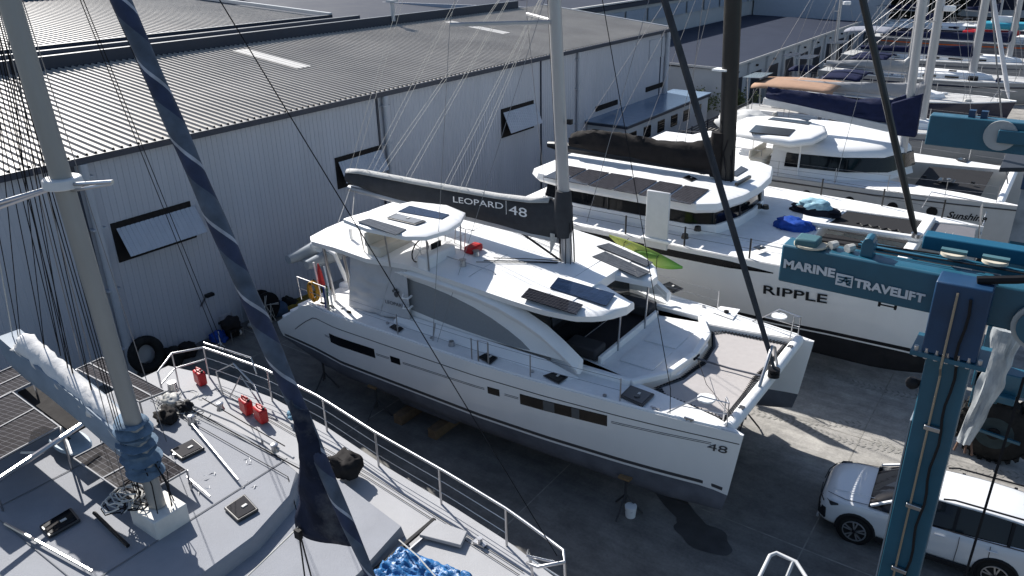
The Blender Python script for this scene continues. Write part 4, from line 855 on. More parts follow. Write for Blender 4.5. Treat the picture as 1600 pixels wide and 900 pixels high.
ht = [(6.2, TY-2.2), (6.6, TY-2.75), (9.0, TY-2.9), (10.6, TY-2.5), (11.3, TY-1.4), (11.5, TY-.0), (11.3, TY+.9), (10.3, TY+1.4), (6.8, TY+1.4), (6.2, TY+.9)]
HZ3 = 5.1
pl3 = [at(x, y, z=HZ3) for x, y in ((1146, 205), (1149, 192), (1165, 184), (1190, 182), (1250, 187), (1290, 198), (1294, 208), (1270, 220), (1235, 223), (1190, 214))]
pl3 = [(p.x, p.y) for p in pl3]; cx3 = sum(p[0] for p in pl3)/10; cy3 = sum(p[1] for p in pl3)/10
obj('flybridge_top', plan_loft(pl3, (HZ3-.22, HZ3-.1, HZ3+.02, HZ3+.08, HZ3+.1), (.97, 1.0, .98, .9, .5), cx3, cy3), WHITE, sun3, smooth=60)
for q in (((1170, 206), (1232, 212), (1243, 202), (1181, 195)), ((1200, 186), (1262, 194), (1268, 190), (1208, 183))):
    panel('solar_panel', [at(x, y, z=HZ3+.13) for x, y in q], mat('panel_dark', (.02, .021, .025), .3), sun3, .03)
for (x, y) in ((cx3-1.5, cy3-1.2), (cx3-1.5, cy3+1.4), (cx3+1.3, cy3-1.0), (cx3+1.4, cy3+1.2)): obj('roof_post', MB().tube([(x, y, 3.4), (x, y, HZ3-.15)], .04), WHITE, sun3)
obj('flybridge_seat', MB().box((cx3-.5, cy3, 3.75), (.6, 2.0, .45)).box((cx3-.8, cy3, 4.05), (.12, 2, .4)), mat('cream_vinyl', (.55, .52, .46), .5), sun3, bevel=.05)
obj('aft_curtain', MB().box((cx3-1.7, cy3-1.5, 4.15), (.8, .05, 1.5)), CAN, sun3, smooth=0)
m3 = lambda z: Vector((13.35-.045*(z-4.1), TY-.4, z))
ms3 = obj('mast', MB().loft([[p+Vector((.17*math.cos(a), .12*math.sin(a), 0)) for a in [k*math.pi/6 for k in range(12)]] for p in (m3(3.9), m3(23))]), ALU, sun3, smooth=60)
bag([(7.4, 6.45, 6.0), (8.5, 6.45, 5.75), (10, 6.4, 5.6), (11.5, 6.3, 5.45), (12.6, 6.45, 5.4), (13.2, 6.7, 5.3)], TY-.4, .25, NAVY, 0, 'boom_cover', sun3, 12, .12)
obj('boom', MB().bar((7.3, TY-.5, 5.9), (12.7, TY-.5, 5.25), .2, .3), mat('boom_white', (.5, .5, .5), .5), sun3, bevel=.03)
obj('cover_apron', MB().prism([(12.6, TY-.62, 6.3), (13.7, TY-.62, 6.75), (13.75, TY-.62, 5.0), (12.9, TY-.62, 5.0)], .4, (0, 1, 0)), NAVY, sun3, bevel=.05)
obj('bow_locker', MB().prism([(14.2, TY-1.6, 3.35), (14.2, TY+1.6, 3.35), (16.6, TY+2, 3.35), (16.6, TY-2, 3.35)], .02), NETB, sun3, smooth=0)
obj('bow_beam', MB().tube([(17.3, TY-2.6, 3.3), (17.3, TY+2.6, 3.3)], .15, 10), WHITE, sun3)
for q in (((1463, 283), (1490, 287), (1494, 282), (1468, 278)), ((1493, 250), (1510, 254), (1516, 250), (1500, 247))): hatch(sun3, [at(x, y, z=3.45) for x, y in q], t=.03)
for s_ in (-1, 1): obj('shroud', MB().tube([(11.5, TY+s_*3.3, 3.4), m3(20)], .012, 4), WIRE, sun3)
obj('forestay', MB().tube([(17.3, TY, 3.4), m3(20)], .03, 5), WIRE, sun3)
# ================================================================ SAILING YACHTS IN THE ROWS BEHIND
def yacht(label, x0, L, yc, B, dz, hullm, mast=None, boomm=None, dodger=None, deckm=None, stripe=None, seed=0, furl=None, bottom=None, cab=True, mastm=None):
    rr = random.Random(seed)
    t = thing('sailing_yacht', label, 'yacht', (x0+L/2, yc, 0), 'yachts stored in rows')
    xs_ = [0, .15, .4, .65, .85, 1.0]; hb = [.36, .44, .5, .47, .3, .02]
    rings = []; N = 26
    def hbx(u): return interp(u, xs_, hb)*B
    def sh(u): return dz+.25*(u-.4)**2*2
    for k in range(N+1):
        u = k/N; r = []
        for j in range(15):
            a = math.pi*j/14; cy = math.cos(a); w_ = hbx(u); zz = sh(u)-(sh(u)-1.0-(0.5*(1-math.sin(math.pi*min(1, u+.05)))))*math.sin(a)**.55
            r.append(Vector((x0+L*u-(.06*L*(sh(u)-zz)/dz if u > .8 else 0), yc+w_*math.copysign(abs(cy)**.6, cy), zz)))
        rings.append(r)
    h = obj('hull', MB().loft(rings), hullm, t, smooth=50)
    obj('keel', MB().prism([(x0+L*.42, yc+.1, 1.4), (x0+L*.58, yc+.1, 1.4), (x0+L*.56, yc+.1, .2), (x0+L*.45, yc+.1, .2)], .22, (0, -1, 0)), bottom or ANTI, h)
    obj('deck', MB().loft([[Vector((x0+L*k/N, yc+hbx(k/N)*s_*.97, sh(k/N)+.02+(.03 if s_ == 0 else 0))) for s_ in (-1, 0, 1)] for k in range(N+1)], False, False), deckm or mat('worn_deck', (.42, .42, .415), .7, var=.1, scale=2, dirt=.4, dirtcol=(.25, .24, .22)), h, smooth=0)
    obj('toe_rail', MB().tube([Vector((x0+L*k/N, yc-hbx(k/N)*.99, sh(k/N)+.04)) for k in range(N+1)], .035, 5), WHITE, h)
    obj('toe_rail', MB().tube([Vector((x0+L*k/N, yc+hbx(k/N)*.99, sh(k/N)+.04)) for k in range(N+1)], .035, 5), WHITE, h)
    if stripe: obj('stripe', MB().loft([[Vector((x0+L*k/N-.0, yc-hbx(k/N)*1.005-.004, sh(k/N)-.25-e)) for e in (0, .1)] for k in range(1, N-1)], False, False), stripe, h)
    if cab:
        pl = [(x0+L*.32, yc-B*.28), (x0+L*.5, yc-B*.27), (x0+L*.68, yc-B*.16), (x0+L*.72, yc), (x0+L*.68, yc+B*.16), (x0+L*.5, yc+B*.27), (x0+L*.32, yc+B*.28)]
        c_ = obj('coachroof', plan_loft(pl, (dz, dz+.35, dz+.45), (1, .93, .8), x0+L*.48, yc), WHITE, t, smooth=40)
        for k in range(3): obj('window', MB().box((x0+L*(.38+.09*k), yc-B*.272, dz+.2), (L*.055, .06, .14)), BLACKG, c_, smooth=0)
        obj('cockpit_well', MB().box((x0+L*.2, yc, dz+.03), (L*.18, B*.4, .06)), mat('teak', (.16, .1, .06), .8), t)
        [obj('cockpit_coaming', MB().box((x0+L*.2, yc+s_*B*.25, dz+.15), (L*.22, .18, .3)), WHITE, t, bevel=.04) for s_ in (-1, 1)]
        for k in (.78, .55): obj('deck_hatch', MB().box((x0+L*k, yc, dz+(.08 if k > .7 else .47)), (.5, .5, .05)), BLACKG, t)
    if mast:
        mx, mh, mr = mast; mt = lambda z: Vector((mx-.03*(z-dz), yc, z))
        o = obj('mast', MB().loft([[p+Vector((mr*math.cos(a), mr*.72*math.sin(a), 0)) for a in [k*math.pi/6 for k in range(12)]] for p in (mt(dz), mt(mh))]), mastm or ALU, t, smooth=60)
        for zz in (dz+5.5, dz+10):
            for s_ in (-1, 1): obj('spreader', MB().tube([mt(zz), mt(zz)+Vector((-.2, s_*B*.3, .1))], .03, 5), ALU, o)
        for s_ in (-1, 1): obj('shroud', MB().tube([(mx-.1, yc+s_*B*.46, dz), mt(dz+5.5)+Vector((-.2, s_*B*.3, .1)), mt(mh-1)], .012, 4), WIRE, t)
        obj('backstay', MB().tube([(x0+.2, yc, dz+.2), mt(mh)], .012, 4), WIRE, t)
        f0, f1 = Vector((x0+L*.97, yc, dz+.3)), mt(mh-.5)
        obj('furled_headsail' if furl else 'forestay', MB().tube([f0, f0.lerp(f1, .04), f0.lerp(f1, .5), f1], [.04, .13, .12, .04] if furl else .014, 8 if furl else 4), furl or WIRE, t, smooth=60)
        if boomm:
            obj('boom', MB().tube([(x0+L*.14, yc, dz+1.65), (mx-.2, yc, dz+1.45)], .1, 8), ALU, t)
            bag([(x0+L*.15, dz+1.95, dz+1.65), ((x0+L*.15+mx)/2, dz+2.1, dz+1.55), (mx-.5, dz+2.3, dz+1.45), (mx-.15, dz+2.6, dz+1.45)], yc, .2, boomm, 0, 'boom_cover', t, seed, .1)
        for k in range(3): obj('lazy_jack', MB().tube([(x0+L*.2+k*1.2, yc, dz+2.0), mt(dz+8)], .01, 4), WIRE, t)
    if dodger:
        m_, a0, a1, hz = dodger; rows = []
        for i in range(9):
            u = i/8; r = []
            for j in range(9): a = math.pi*j/8; r.append(Vector((a0+(a1-a0)*u, yc+B*.42*math.cos(a), dz+hz-.25+.24*math.sin(a)**.5-.1*abs(2*u-1)**2+.03*noise.noise(Vector((u*4, j, seed))))))
            rows.append(r)
        d_ = obj('bimini', MB().grid(rows), m_, t, smooth=60, solid=.02)
        for xx in (a0+.1, (a0+a1)/2, a1-.1):
            for s_ in (-1, 1): obj('bimini_frame', MB().tube([(xx, yc+s_*B*.36, dz+.1), (xx, yc+s_*B*.36, dz+hz-.42)], .018, 5), SS, d_)
    for s_ in (-1, 1):
        pts = [Vector((x0+L*u, yc+s_*hbx(u)*.95, sh(u)+.03)) for u in (.06, .2, .35, .5, .65, .8, .93)]
        stanchions(t, pts, .62, SS, .018)
    for k in range(5):
        u = rr.uniform(.05, .85); q = Vector((x0+L*u, yc+rr.choice((-1, 1))*hbx(u)*rr.uniform(.55, .8), dz+.12)); sz = rr.uniform(.12, .3)
        obj(('fender', 'deck_box', 'liferaft', 'sail_bag', 'coiled_rope')[k], MB().box(q+Vector((0, 0, sz*.3)), (sz*2.2, sz, sz), rz=rr.uniform(0, 3)), (ROPEW, WHITE, mat('grp_grey', (.3, .3, .32), .5), BLUC, ROPEB)[k], t, bevel=.05)
    panel('stern_solar_panel', [(x0+.2, yc-1.1, dz+2.1), (x0+.2, yc+1.1, dz+2.1), (x0+1.3, yc+1.1, dz+2.15), (x0+1.3, yc-1.1, dz+2.15)], MATS['solar_cells'], t, .03)
    for s_ in (-1, 1): obj('stern_arch', MB().tube([(x0+.7, yc+s_*1.1, dz), (x0+.5, yc+s_*1.1, dz+2.1)], .03, 6), SS, t)
    if mast:
        for k in range(3): obj('halyard', MB().tube([(mx-.25-.05*k, yc+.1*k, dz+.4), mt(mh*.8)], .009, 4), WIRE, t)
        obj('inner_stay', MB().tube([(x0+L*.8, yc, dz+.2), mt(mh*.7)], .012, 4), WIRE, t)
        if seed % 2: obj('radar_dome', MB().tube([mt(dz+6)+Vector((.45, 0, 0)), mt(dz+6)+Vector((.45, 0, .25))], .3, 12), WHITE, o, bevel=.03)
    obj('pulpit', MB().tube([(x0+L*.9, yc-.5, dz+.1), (x0+L*.92, yc-.45, dz+.75), (x0+L*.995, yc, dz+.8), (x0+L*.92, yc+.45, dz+.75), (x0+L*.9, yc+.5, dz+.1)], .02, 6), SS, t)
    for s_ in (-1, 1): jack = obj('support_post', MB().tube([(x0+L*.35, yc+s_*B*.45, 0), (x0+L*.35, yc+s_*B*.34, 1.4)], .05, 6), BLK, t)
    return t
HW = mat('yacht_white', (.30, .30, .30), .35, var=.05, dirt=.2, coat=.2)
TAN = mat('tan_canvas', (.36, .23, .16), .85, var=.08, scale=3)
HN = mat('yacht_navy', (.012, .016, .04), .25, var=.1, coat=.4)
HG = mat('yacht_grey', (.10, .105, .125), .45, var=.1)
ORG = mat('orange_stripe', (.45, .09, .02), .5)
BLUC = mat('blue_canvas', (.01, .014, .045), .8, var=.15)
def far_mast(px0, y0_, yc, dz):  # where a mast seen in the photograph meets this boat's deck plane
    return at(px0, y0_, y=yc).x
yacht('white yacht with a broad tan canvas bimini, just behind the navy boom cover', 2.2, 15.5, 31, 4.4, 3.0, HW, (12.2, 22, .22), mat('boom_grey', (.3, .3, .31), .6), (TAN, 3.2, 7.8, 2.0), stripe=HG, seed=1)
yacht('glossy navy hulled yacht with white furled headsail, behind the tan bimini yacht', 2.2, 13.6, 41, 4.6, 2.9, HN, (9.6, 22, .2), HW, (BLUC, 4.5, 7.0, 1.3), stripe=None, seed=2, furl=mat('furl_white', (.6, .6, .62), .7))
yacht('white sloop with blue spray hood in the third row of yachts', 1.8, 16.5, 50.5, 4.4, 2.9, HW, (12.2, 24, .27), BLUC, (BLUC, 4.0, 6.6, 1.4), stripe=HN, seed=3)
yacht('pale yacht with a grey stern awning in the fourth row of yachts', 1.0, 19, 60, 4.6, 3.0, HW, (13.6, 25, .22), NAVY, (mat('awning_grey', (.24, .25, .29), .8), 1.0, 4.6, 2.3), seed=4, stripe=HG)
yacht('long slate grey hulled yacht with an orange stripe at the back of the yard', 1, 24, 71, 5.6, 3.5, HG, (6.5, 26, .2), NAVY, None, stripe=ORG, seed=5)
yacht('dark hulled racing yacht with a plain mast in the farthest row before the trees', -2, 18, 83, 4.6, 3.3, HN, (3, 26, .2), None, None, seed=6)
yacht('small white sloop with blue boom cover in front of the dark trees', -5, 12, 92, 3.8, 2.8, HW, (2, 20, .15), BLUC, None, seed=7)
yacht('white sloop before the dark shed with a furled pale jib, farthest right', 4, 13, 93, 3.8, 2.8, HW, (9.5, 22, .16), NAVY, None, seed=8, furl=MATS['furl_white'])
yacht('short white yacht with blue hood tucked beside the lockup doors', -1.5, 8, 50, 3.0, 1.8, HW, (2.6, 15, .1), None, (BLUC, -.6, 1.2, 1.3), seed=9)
for i, (px, py, m_, lb) in enumerate(((1540, 72, RED, 'red inflatable tender stacked on deck of the long slate grey yacht'), (1565, 62, mat('tender_cyan', (.05, .28, .38), .5), 'cyan and white tender on top of the red one'))):
    p = at(px, py, y=69.5); d = thing('tender', lb, 'dinghy', (p.x, 69.5, 4.3), 'tenders on the slate yacht')
    z_ = 4.2+.75*i; obj('tube', MB().tube([(p.x-2, 68.8, z_), (p.x+1.4, 68.8, z_), (p.x+2.2, 69.5, z_+.15), (p.x+1.4, 70.2, z_), (p.x-2, 70.2, z_)], .3, 8), m_, d, smooth=60); obj('floor', MB().box((p.x-.1, 69.5, z_-.1), (3.6, 1.2, .12)), WHITE, d)
    if i: obj('console', MB().box((p.x-.3, 69.5, z_+.4), (1.6, .8, .8)), WHITE, d, bevel=.1)
# ================================================================ TRAVELIFT
YN, YF, TZ = -6.0, 4.6, 8.72
tl = thing('travel_lift', 'huge teal boat hoist lettered MARINE TRAVELIFT straddling the yard at the right', 'boat hoist', (20, -1, 0))
X1 = 27.
nb = obj('top_beam', MB().box(((15.9+X1)/2, YN+.19, TZ-.28), (X1-15.9, .38, .56)), TEAL, tl, bevel=.03)
fb = obj('top_beam', MB().box(((16.05+X1)/2, YF, TZ-.36), (X1-16.05, .4, .72)), TEAL, tl, bevel=.03)
obj('cross_beam', MB().box((X1-.4, (YN+YF)/2, TZ-.3), (.5, YF-YN, .6)), TEAL, tl, bevel=.03)
obj('side_beam', MB().box(((17+X1)/2, YN+.2, 1.6), (X1-17, .5, .55)), TEAL, tl, bevel=.03); obj('side_beam', MB().box(((18.2+X1)/2, YF, 2.3), (X1-18.2, .5, .55)), TEAL, tl, bevel=.03)
LW = mat('lettering_silver', (.55, .56, .58), .5, var=.04)
def bt(px, py): p = at(px, py, y=YN-.012); return p
def tb(s, pa, pb, pc, n='beam_lettering', bold=.045): text(s, n, [bt(*pa), bt(*pb), bt(*pc)], LW, nb, ext=.006, bold=bold)
tb('MARINE', (1224, 418), (1304, 434), (1225.5, 404.5)); tb('TRAVELIFT', (1334, 448), (1444, 474), (1336, 434.5))
e0, e1, e2 = bt(1305, 444), bt(1331, 450), bt(1307.5, 426)
ux, uz = (e1-e0), (e2-e0)
P_ = lambda a, b: e0+ux*a+uz*b+Vector((0, -.004, 0))
em = obj('emblem', MB().prism([P_(0, 0), P_(1, 0), P_(1, 1), P_(0, 1)], .006, (0, -1, 0)), LW, nb, smooth=0)
def stroke(pts, w_=.022):
    mb = MB()
    for a, b in zip(pts[:-1], pts[1:]): mb.bar(P_(*a)+Vector((0, -.008, 0)), P_(*b)+Vector((0, -.008, 0)), .004, w_)
    return mb
obj('emblem_mark', stroke([(.12, .25), (.35, .28), (.62, .82), (.66, .3)]), TEAL, em, smooth=0); obj('emblem_mark', stroke([(.1, .72), (.5, .74), (.9, .8)]), TEAL, em, smooth=0); obj('emblem_mark', stroke([(.92, .6), (.7, .56), (.9, .38), (.66, .22), (.9, .18)]), TEAL, em, smooth=0); obj('emblem_mark', stroke([(.2, .5), (.72, .45)]), TEAL, em, smooth=0)
# near leg
cl = obj('leg_column', MB().box((18.2, YN+.12, 3.9), (.52, .42, 7.8)), TEAL, tl, bevel=.02)
obj('leg_film', MB().box((17.925, YN+.12, 3.3), (.02, .4, 6.6)), mat('dusty_film', (.22, .25, .28), .35, var=.35, scale=1.5, dirt=.5, dirtcol=(.4, .42, .44)), cl, smooth=0)
obj('leg_head', MB().box((18.2, YN-.1, 8.25), (.62, .42, .98)), TEALD, tl, bevel=.02)
fl = obj('bolt_flange', MB().box((18.2, YN-.02, 7.72), (.86, .62, .06)), TEAL, tl, smooth=0)
for k in range(7):
    p = Vector((17.83+.12*k, YN-.29, 7.77)); obj('bolt', MB().tube([p-Vector((0, 0, .1)), p+Vector((0, 0, .05))], .028, 6), SS, fl)
obj('hydraulic_line', MB().tube([(18.15, YN-.34, 8.65), (18.15, YN-.34, 7.6), (18.15, YN-.13, 7.4), (18.15, YN-.13, .5)], .016, 6), mat('brass_line', (.3, .26, .2), .4, .6), cl)
rr = random.Random(5)
obj('hydraulic_hose', MB().tube([(18.3+.02*math.sin(k*1.3), YN-.35 if k < 5 else YN-.13-.03*abs(math.sin(k)), 8.6-k*.2) for k in range(40)], .02, 6), BLK, cl)
for z in (6.6, 5.3, 4.15, 2.8): obj('hose_clamp', MB().box((18.2, YN-.13, z), (.2, .06, .07)), SS, cl, bevel=.01)
obj('corner_lamp', MB().sphere((17.85, YN-.05, 7.15), .09).box((17.93, YN-.05, 7.2), (.1, .05, .05)), BLK, cl)
# far leg and wheel
cf = obj('leg_column', MB().box((18.55, YF, 5.0), (.6, .5, 7.2)), TEAL, tl, bevel=.02)
obj('film_wrap', MB().box((18.24, YF, 6.3), (.02, .5, 3.0)).box((18.55, YF-.26, 6.9), (.6, .02, 1.8)), MATS['dusty_film'], cf, smooth=0)
obj('leg_head', MB().box((18.6, YF-.02, 7.6), (.8, .6, .7)), TEALD, tl, bevel=.02)
def tl_wheel(x, y):
    T = obj('wheel', MB().tube([(x, y-.3, .88), (x, y-.22, .88), (x, y+.22, .88), (x, y+.3, .88)], [.74, .86, .86, .74], 36), RUBBER, tl, smooth=40)
    mb = MB()
    for k in range(26):
        a = 2*math.pi*k/26
        for s_ in (-1, 1): mb.box((x+.875*math.cos(a+s_*.06), y+s_*.15, .88+.875*math.sin(a+s_*.06)), (.09, .28, .1), ry=-a)
    obj('tread_lug', mb, RUBBER, T, smooth=0)['kind'] = 'stuff'
    obj('rim', MB().tube([(x, y-.31, .88), (x, y-.25, .88), (x, y-.2, .88)], [.45, .44, .2], 20), mat('rim_dark', (.03, .045, .05), .6, var=.2), T)
    obj('hub', MB().tube([(x, y-.36, .88), (x, y-.2, .88)], .16, 10), BLK, T)
    obj('fork', MB().box((x, y, 1.95), (.5, .95, .2)), TEAL, tl, bevel=.02); obj('steering_bar', MB().bar((x-.5, y-.42, .95), (x+.6, y-.42, .85), .07, .07), TEAL, tl)
for x, y in ((18.95, YF), (25.5, YF), (19.3, YN+.2), (25.5, YN+.2)): tl_wheel(x, y)
# near beam top gear
for x in (15.98, 16.15): pass
bl = obj('sheave_block', MB().box((16.22, YN+.1, TZ+.08), (.3, .3, .12)), mat('pale_teal', (.06, .13, .15), .5), tl, bevel=.03)
obj('sheave', MB().tube([(16.25, YN+.12, TZ+.02), (16.25, YN+.12, TZ+.05)], .22, 18), mat('cream_nylon', (.55, .5, .4), .5), bl)
for k in range(2): obj('rope_bundle', MB().tube([(16.5+k*.22, YN+.15, TZ+.05), (16.56+k*.22, YN+.25, TZ+.06)], [.06, .05], 8), ROPEW, tl)
obj('winch_motor', MB().box((16.98, YN+.2, TZ+.1), (.16, .2, .2)).tube([(16.98, YN+.1, TZ+.2), (16.98, YN+.3, TZ+.22)], .07, 8), TEAL, tl, bevel=.01)
for z in (0, .1): obj('beam_rail', MB().box((18.8, YN+.45+z, TZ+.02), (4.0, .06, .06)), TEAL, tl, smooth=0)
obj('lift_cable', MB().tube([(16.3, YN+.25, TZ+.06), (18.4, YN+.3, TZ+.1), (22, YN+.3, TZ+.1)], .012, 4), ROPEB, tl); obj('lift_cable', MB().tube([(16.3, YN+.3, TZ+.1), (17.8, YN+.36, TZ+.13)], .012, 4), ROPEB, tl)
for x in (17.95, 18.42):
    s_ = obj('sheave', MB().tube([(x, YN+.45, TZ+.12), (x, YN+.45, TZ+.16)], .15, 18), MATS['cream_nylon'], tl)
    obj('sheave_plate', MB().box((x, YN+.45, TZ+.18), (.3, .1, .03)), MATS['pale_teal'], s_)
obj('hose_tray', MB().box((18.2, YN+.95, TZ+.1), (1.35, .26, .2)), mat('tray_blue', (.012, .085, .15), .5), tl, bevel=.02)
obj('hose_bundle', MB().tube([(18.3, YN-.1, TZ+.05), (18.7, YN-.02, TZ+.12), (19.4, YN+.15, TZ+.28), (20.2, YN+.2, TZ+.3)], .055, 8), BLK, tl)
ring = bt(1590, 505); obj('beam_sheave', MB().tube([(19.05, YN-.02, TZ-.42), (19.05, YN-.07, TZ-.42)], .3, 24), mat('sheave_pale', (.35, .36, .36), .5), tl)
obj('sheave_cover', MB().tube([(19.05, YN-.08, TZ-.42), (19.05, YN-.11, TZ-.42)], .24, 24).box((19.3, YN-.12, TZ-.25), (.5, .06, .3)), TEAL, tl)
obj('tie_fitting', MB().bar((17.25, YN+.1, TZ-.62), (17.45, YN+.1, TZ-.62), .016, .016).box((17.25, YN+.1, TZ-.61), (.03, .05, .07)).box((17.45, YN+.1, TZ-.61), (.03, .05, .07)), BLK, tl)
p = at(1575, 213, y=YF-.22); obj('beam_sheave', MB().tube([(p.x-.15, YF-.2, p.z), (p.x-.15, YF-.26, p.z)], .34, 24), MATS['sheave_pale'], tl); obj('sheave_arm', MB().box((p.x+.3, YF-.3, p.z), (1.0, .08, .3)), TEAL, tl, bevel=.02)
for x in (16.9, 17.15): obj('beam_bracket', MB().box((x, YF, TZ+.08), (.14, .16, .16)), TEALD, tl)
p = at(1585, 245, y=2); obj('control_cab_canopy', MB().prism([at(1575, 232, z=7.0), at(1600, 224, z=7.0), at(1680, 236, z=7.0), at(1660, 262, z=7.0), at(1562, 262, z=7.0)], .12), mat('canopy_dark', (.04, .045, .055), .5), tl, bevel=.02)
# plastic wrapped sling
sp = [at(1575, 515, y=3.0), at(1562, 560, y=3.0), at(1548, 600, y=3.0), at(1525, 650, y=3.0), at(1506, 690, y=3.0)]
sg = thing('lifting_sling', 'boat lifting sling wrapped in clear plastic hanging beside the teal leg', 'sling', sp[-1])
rings = []
for i in range(25):
    t = i/24*4; k = min(int(t), 3); p = sp[k].lerp(sp[k+1], t-k); w_ = .30+.05*noise.noise(Vector((i*.3, 0, 0)))-.006*i
    rings.append([p+Vector((math.cos(a)*w_*(1+.45*noise.noise(Vector((j*1.9, i*.12, 7)))), math.sin(a)*.16*(1+.6*noise.noise(Vector((j*2.3, i*.15, 2)))), 0)) for j, a in enumerate([q*math.pi/11 for q in range(22)])])
obj('plastic_wrap', MB().loft(rings), mat('plastic_wrap', (.36, .38, .39), .2, var=.3, scale=5, bump=.5, bscale=14, vs=.25), sg, smooth=25)
for s_ in (-.1, .05, .15): obj('sling_end', MB().tube([sp[-1]+Vector((s_, 0, .05)), sp[-1]+Vector((s_*1.6, -.02, -.3))], .03, 5), mat('sling_strap', (.14, .09, .07), .8), sg)
obj('hanger', MB().tube([sp[0], (sp[0].x+.2, YF, TZ-.7)], .04, 6), ROPEB, sg)
# tie rope right edge (dark line from beam to car)
obj('tag_line', MB().tube([at(1600, 590, y=-6.2), at(1508, 900, y=-6.2), at(1490, 960, y=-6.2)], .017, 5), ROPEB, tl)
# ================================================================ CAR
CA = math.radians(4.1); cf_, sf_ = math.cos(CA), math.sin(CA)
CX0, CY0 = 16.78, -.66+.8   # front axle centre
def cw(x, y, z): return Vector((CX0+x*cf_-y*sf_, CY0+x*sf_+y*cf_, z))   # x to the rear, y to the car's right side (far)
car = thing('parked_car', 'white compact suv with black trim parked behind the teal hoist leg', 'car', cw(1.37, 0, 0))
PW = mat('car_paint_white', (.68, .69, .70), .25, var=.01, coat=.8); BT = mat('car_trim', (.02, .02, .022), .5, var=.1)
# lower body: stations (x, half width at belt, half width at sill, bottom z, belt z, top z at centreline)
st = [(-.86, .62, .60, .32, .66, .72), (-.80, .74, .72, .24, .78, .86), (-.66, .86, .84, .22, .88, .98), (-.4, .915, .91, .24, .95, 1.04), (0, .925, .92, .30, .99, 1.07), (.3, .93, .92, .26, 1.02, 1.06), (.8, .925, .915, .24, 1.04, 1.08), (1.4, .925, .915, .24, 1.05, 1.12), (2.2, .925, .915, .24, 1.07, 1.12), (2.75, .935, .925, .3, 1.10, 1.14), (3.2, .92, .91, .28, 1.12, 1.16), (3.55, .87, .86, .3, 1.12, 1.16), (3.72, .80, .78, .36, 1.05, 1.10), (3.77, .7, .7, .45, .9, .95)]
rings = []
for x, wb, wsl, zb, zbelt, zt in st:
    r = []
    for y, z in ((0, zt), (wb*.5, zt-.01), (wb*.82, zt-.04), (wb*.95, zbelt), (wb, zbelt-.16), (wb*.985, (zbelt+zb)/2), (wsl, zb+.12), (wsl*.93, zb), (0, zb)): r.append((y, z))
    r2 = [cw(x, y, z) for y, z in r]+[cw(x, -y, z) for y, z in r[-2:0:-1]]
    rings.append(r2)
bd = obj('body', MB().loft(rings), PW, car, smooth=50, sub=1)
gh = [(.18, .62, .78, 1.10), (.6, .65, .80, 1.36), (1.05, .61, .79, 1.57), (1.8, .61, .78, 1.635), (2.5, .61, .78, 1.645), (3.1, .60, .76, 1.61), (3.42, .57, .74, 1.53), (3.66, .62, .78, 1.1)]
rings = []
for x, wt, wbt, zt in gh:
    zb = 1.04; rings.append([cw(x, y, z) for y, z in ((-wt*.6, zt), (-wt, zt-.05), (-(wt+wbt)/2-.02, (zt+zb)/2), (-wbt-.06, zb), (wbt+.06, zb), ((wt+wbt)/2+.02, (zt+zb)/2), (wt, zt-.05), (wt*.6, zt))])
obj('window_glass', MB().loft(rings), GLASSB, car, smooth=50)
rings = []
for x, wt, wbt, zt in gh[2:7]:
    rings.append([cw(x, y, z) for y, z in ((-wt-.04, zt-.085), (-wt-.02, zt-.02), (-wt*.6, zt+.02), (0, zt+.035), (wt*.6, zt+.02), (wt+.02, zt-.02), (wt+.04, zt-.085), (wt*.5, zt-.07), (-wt*.5, zt-.07))])
rf = obj('roof', MB().loft(rings), PW, car, smooth=50, sub=1)
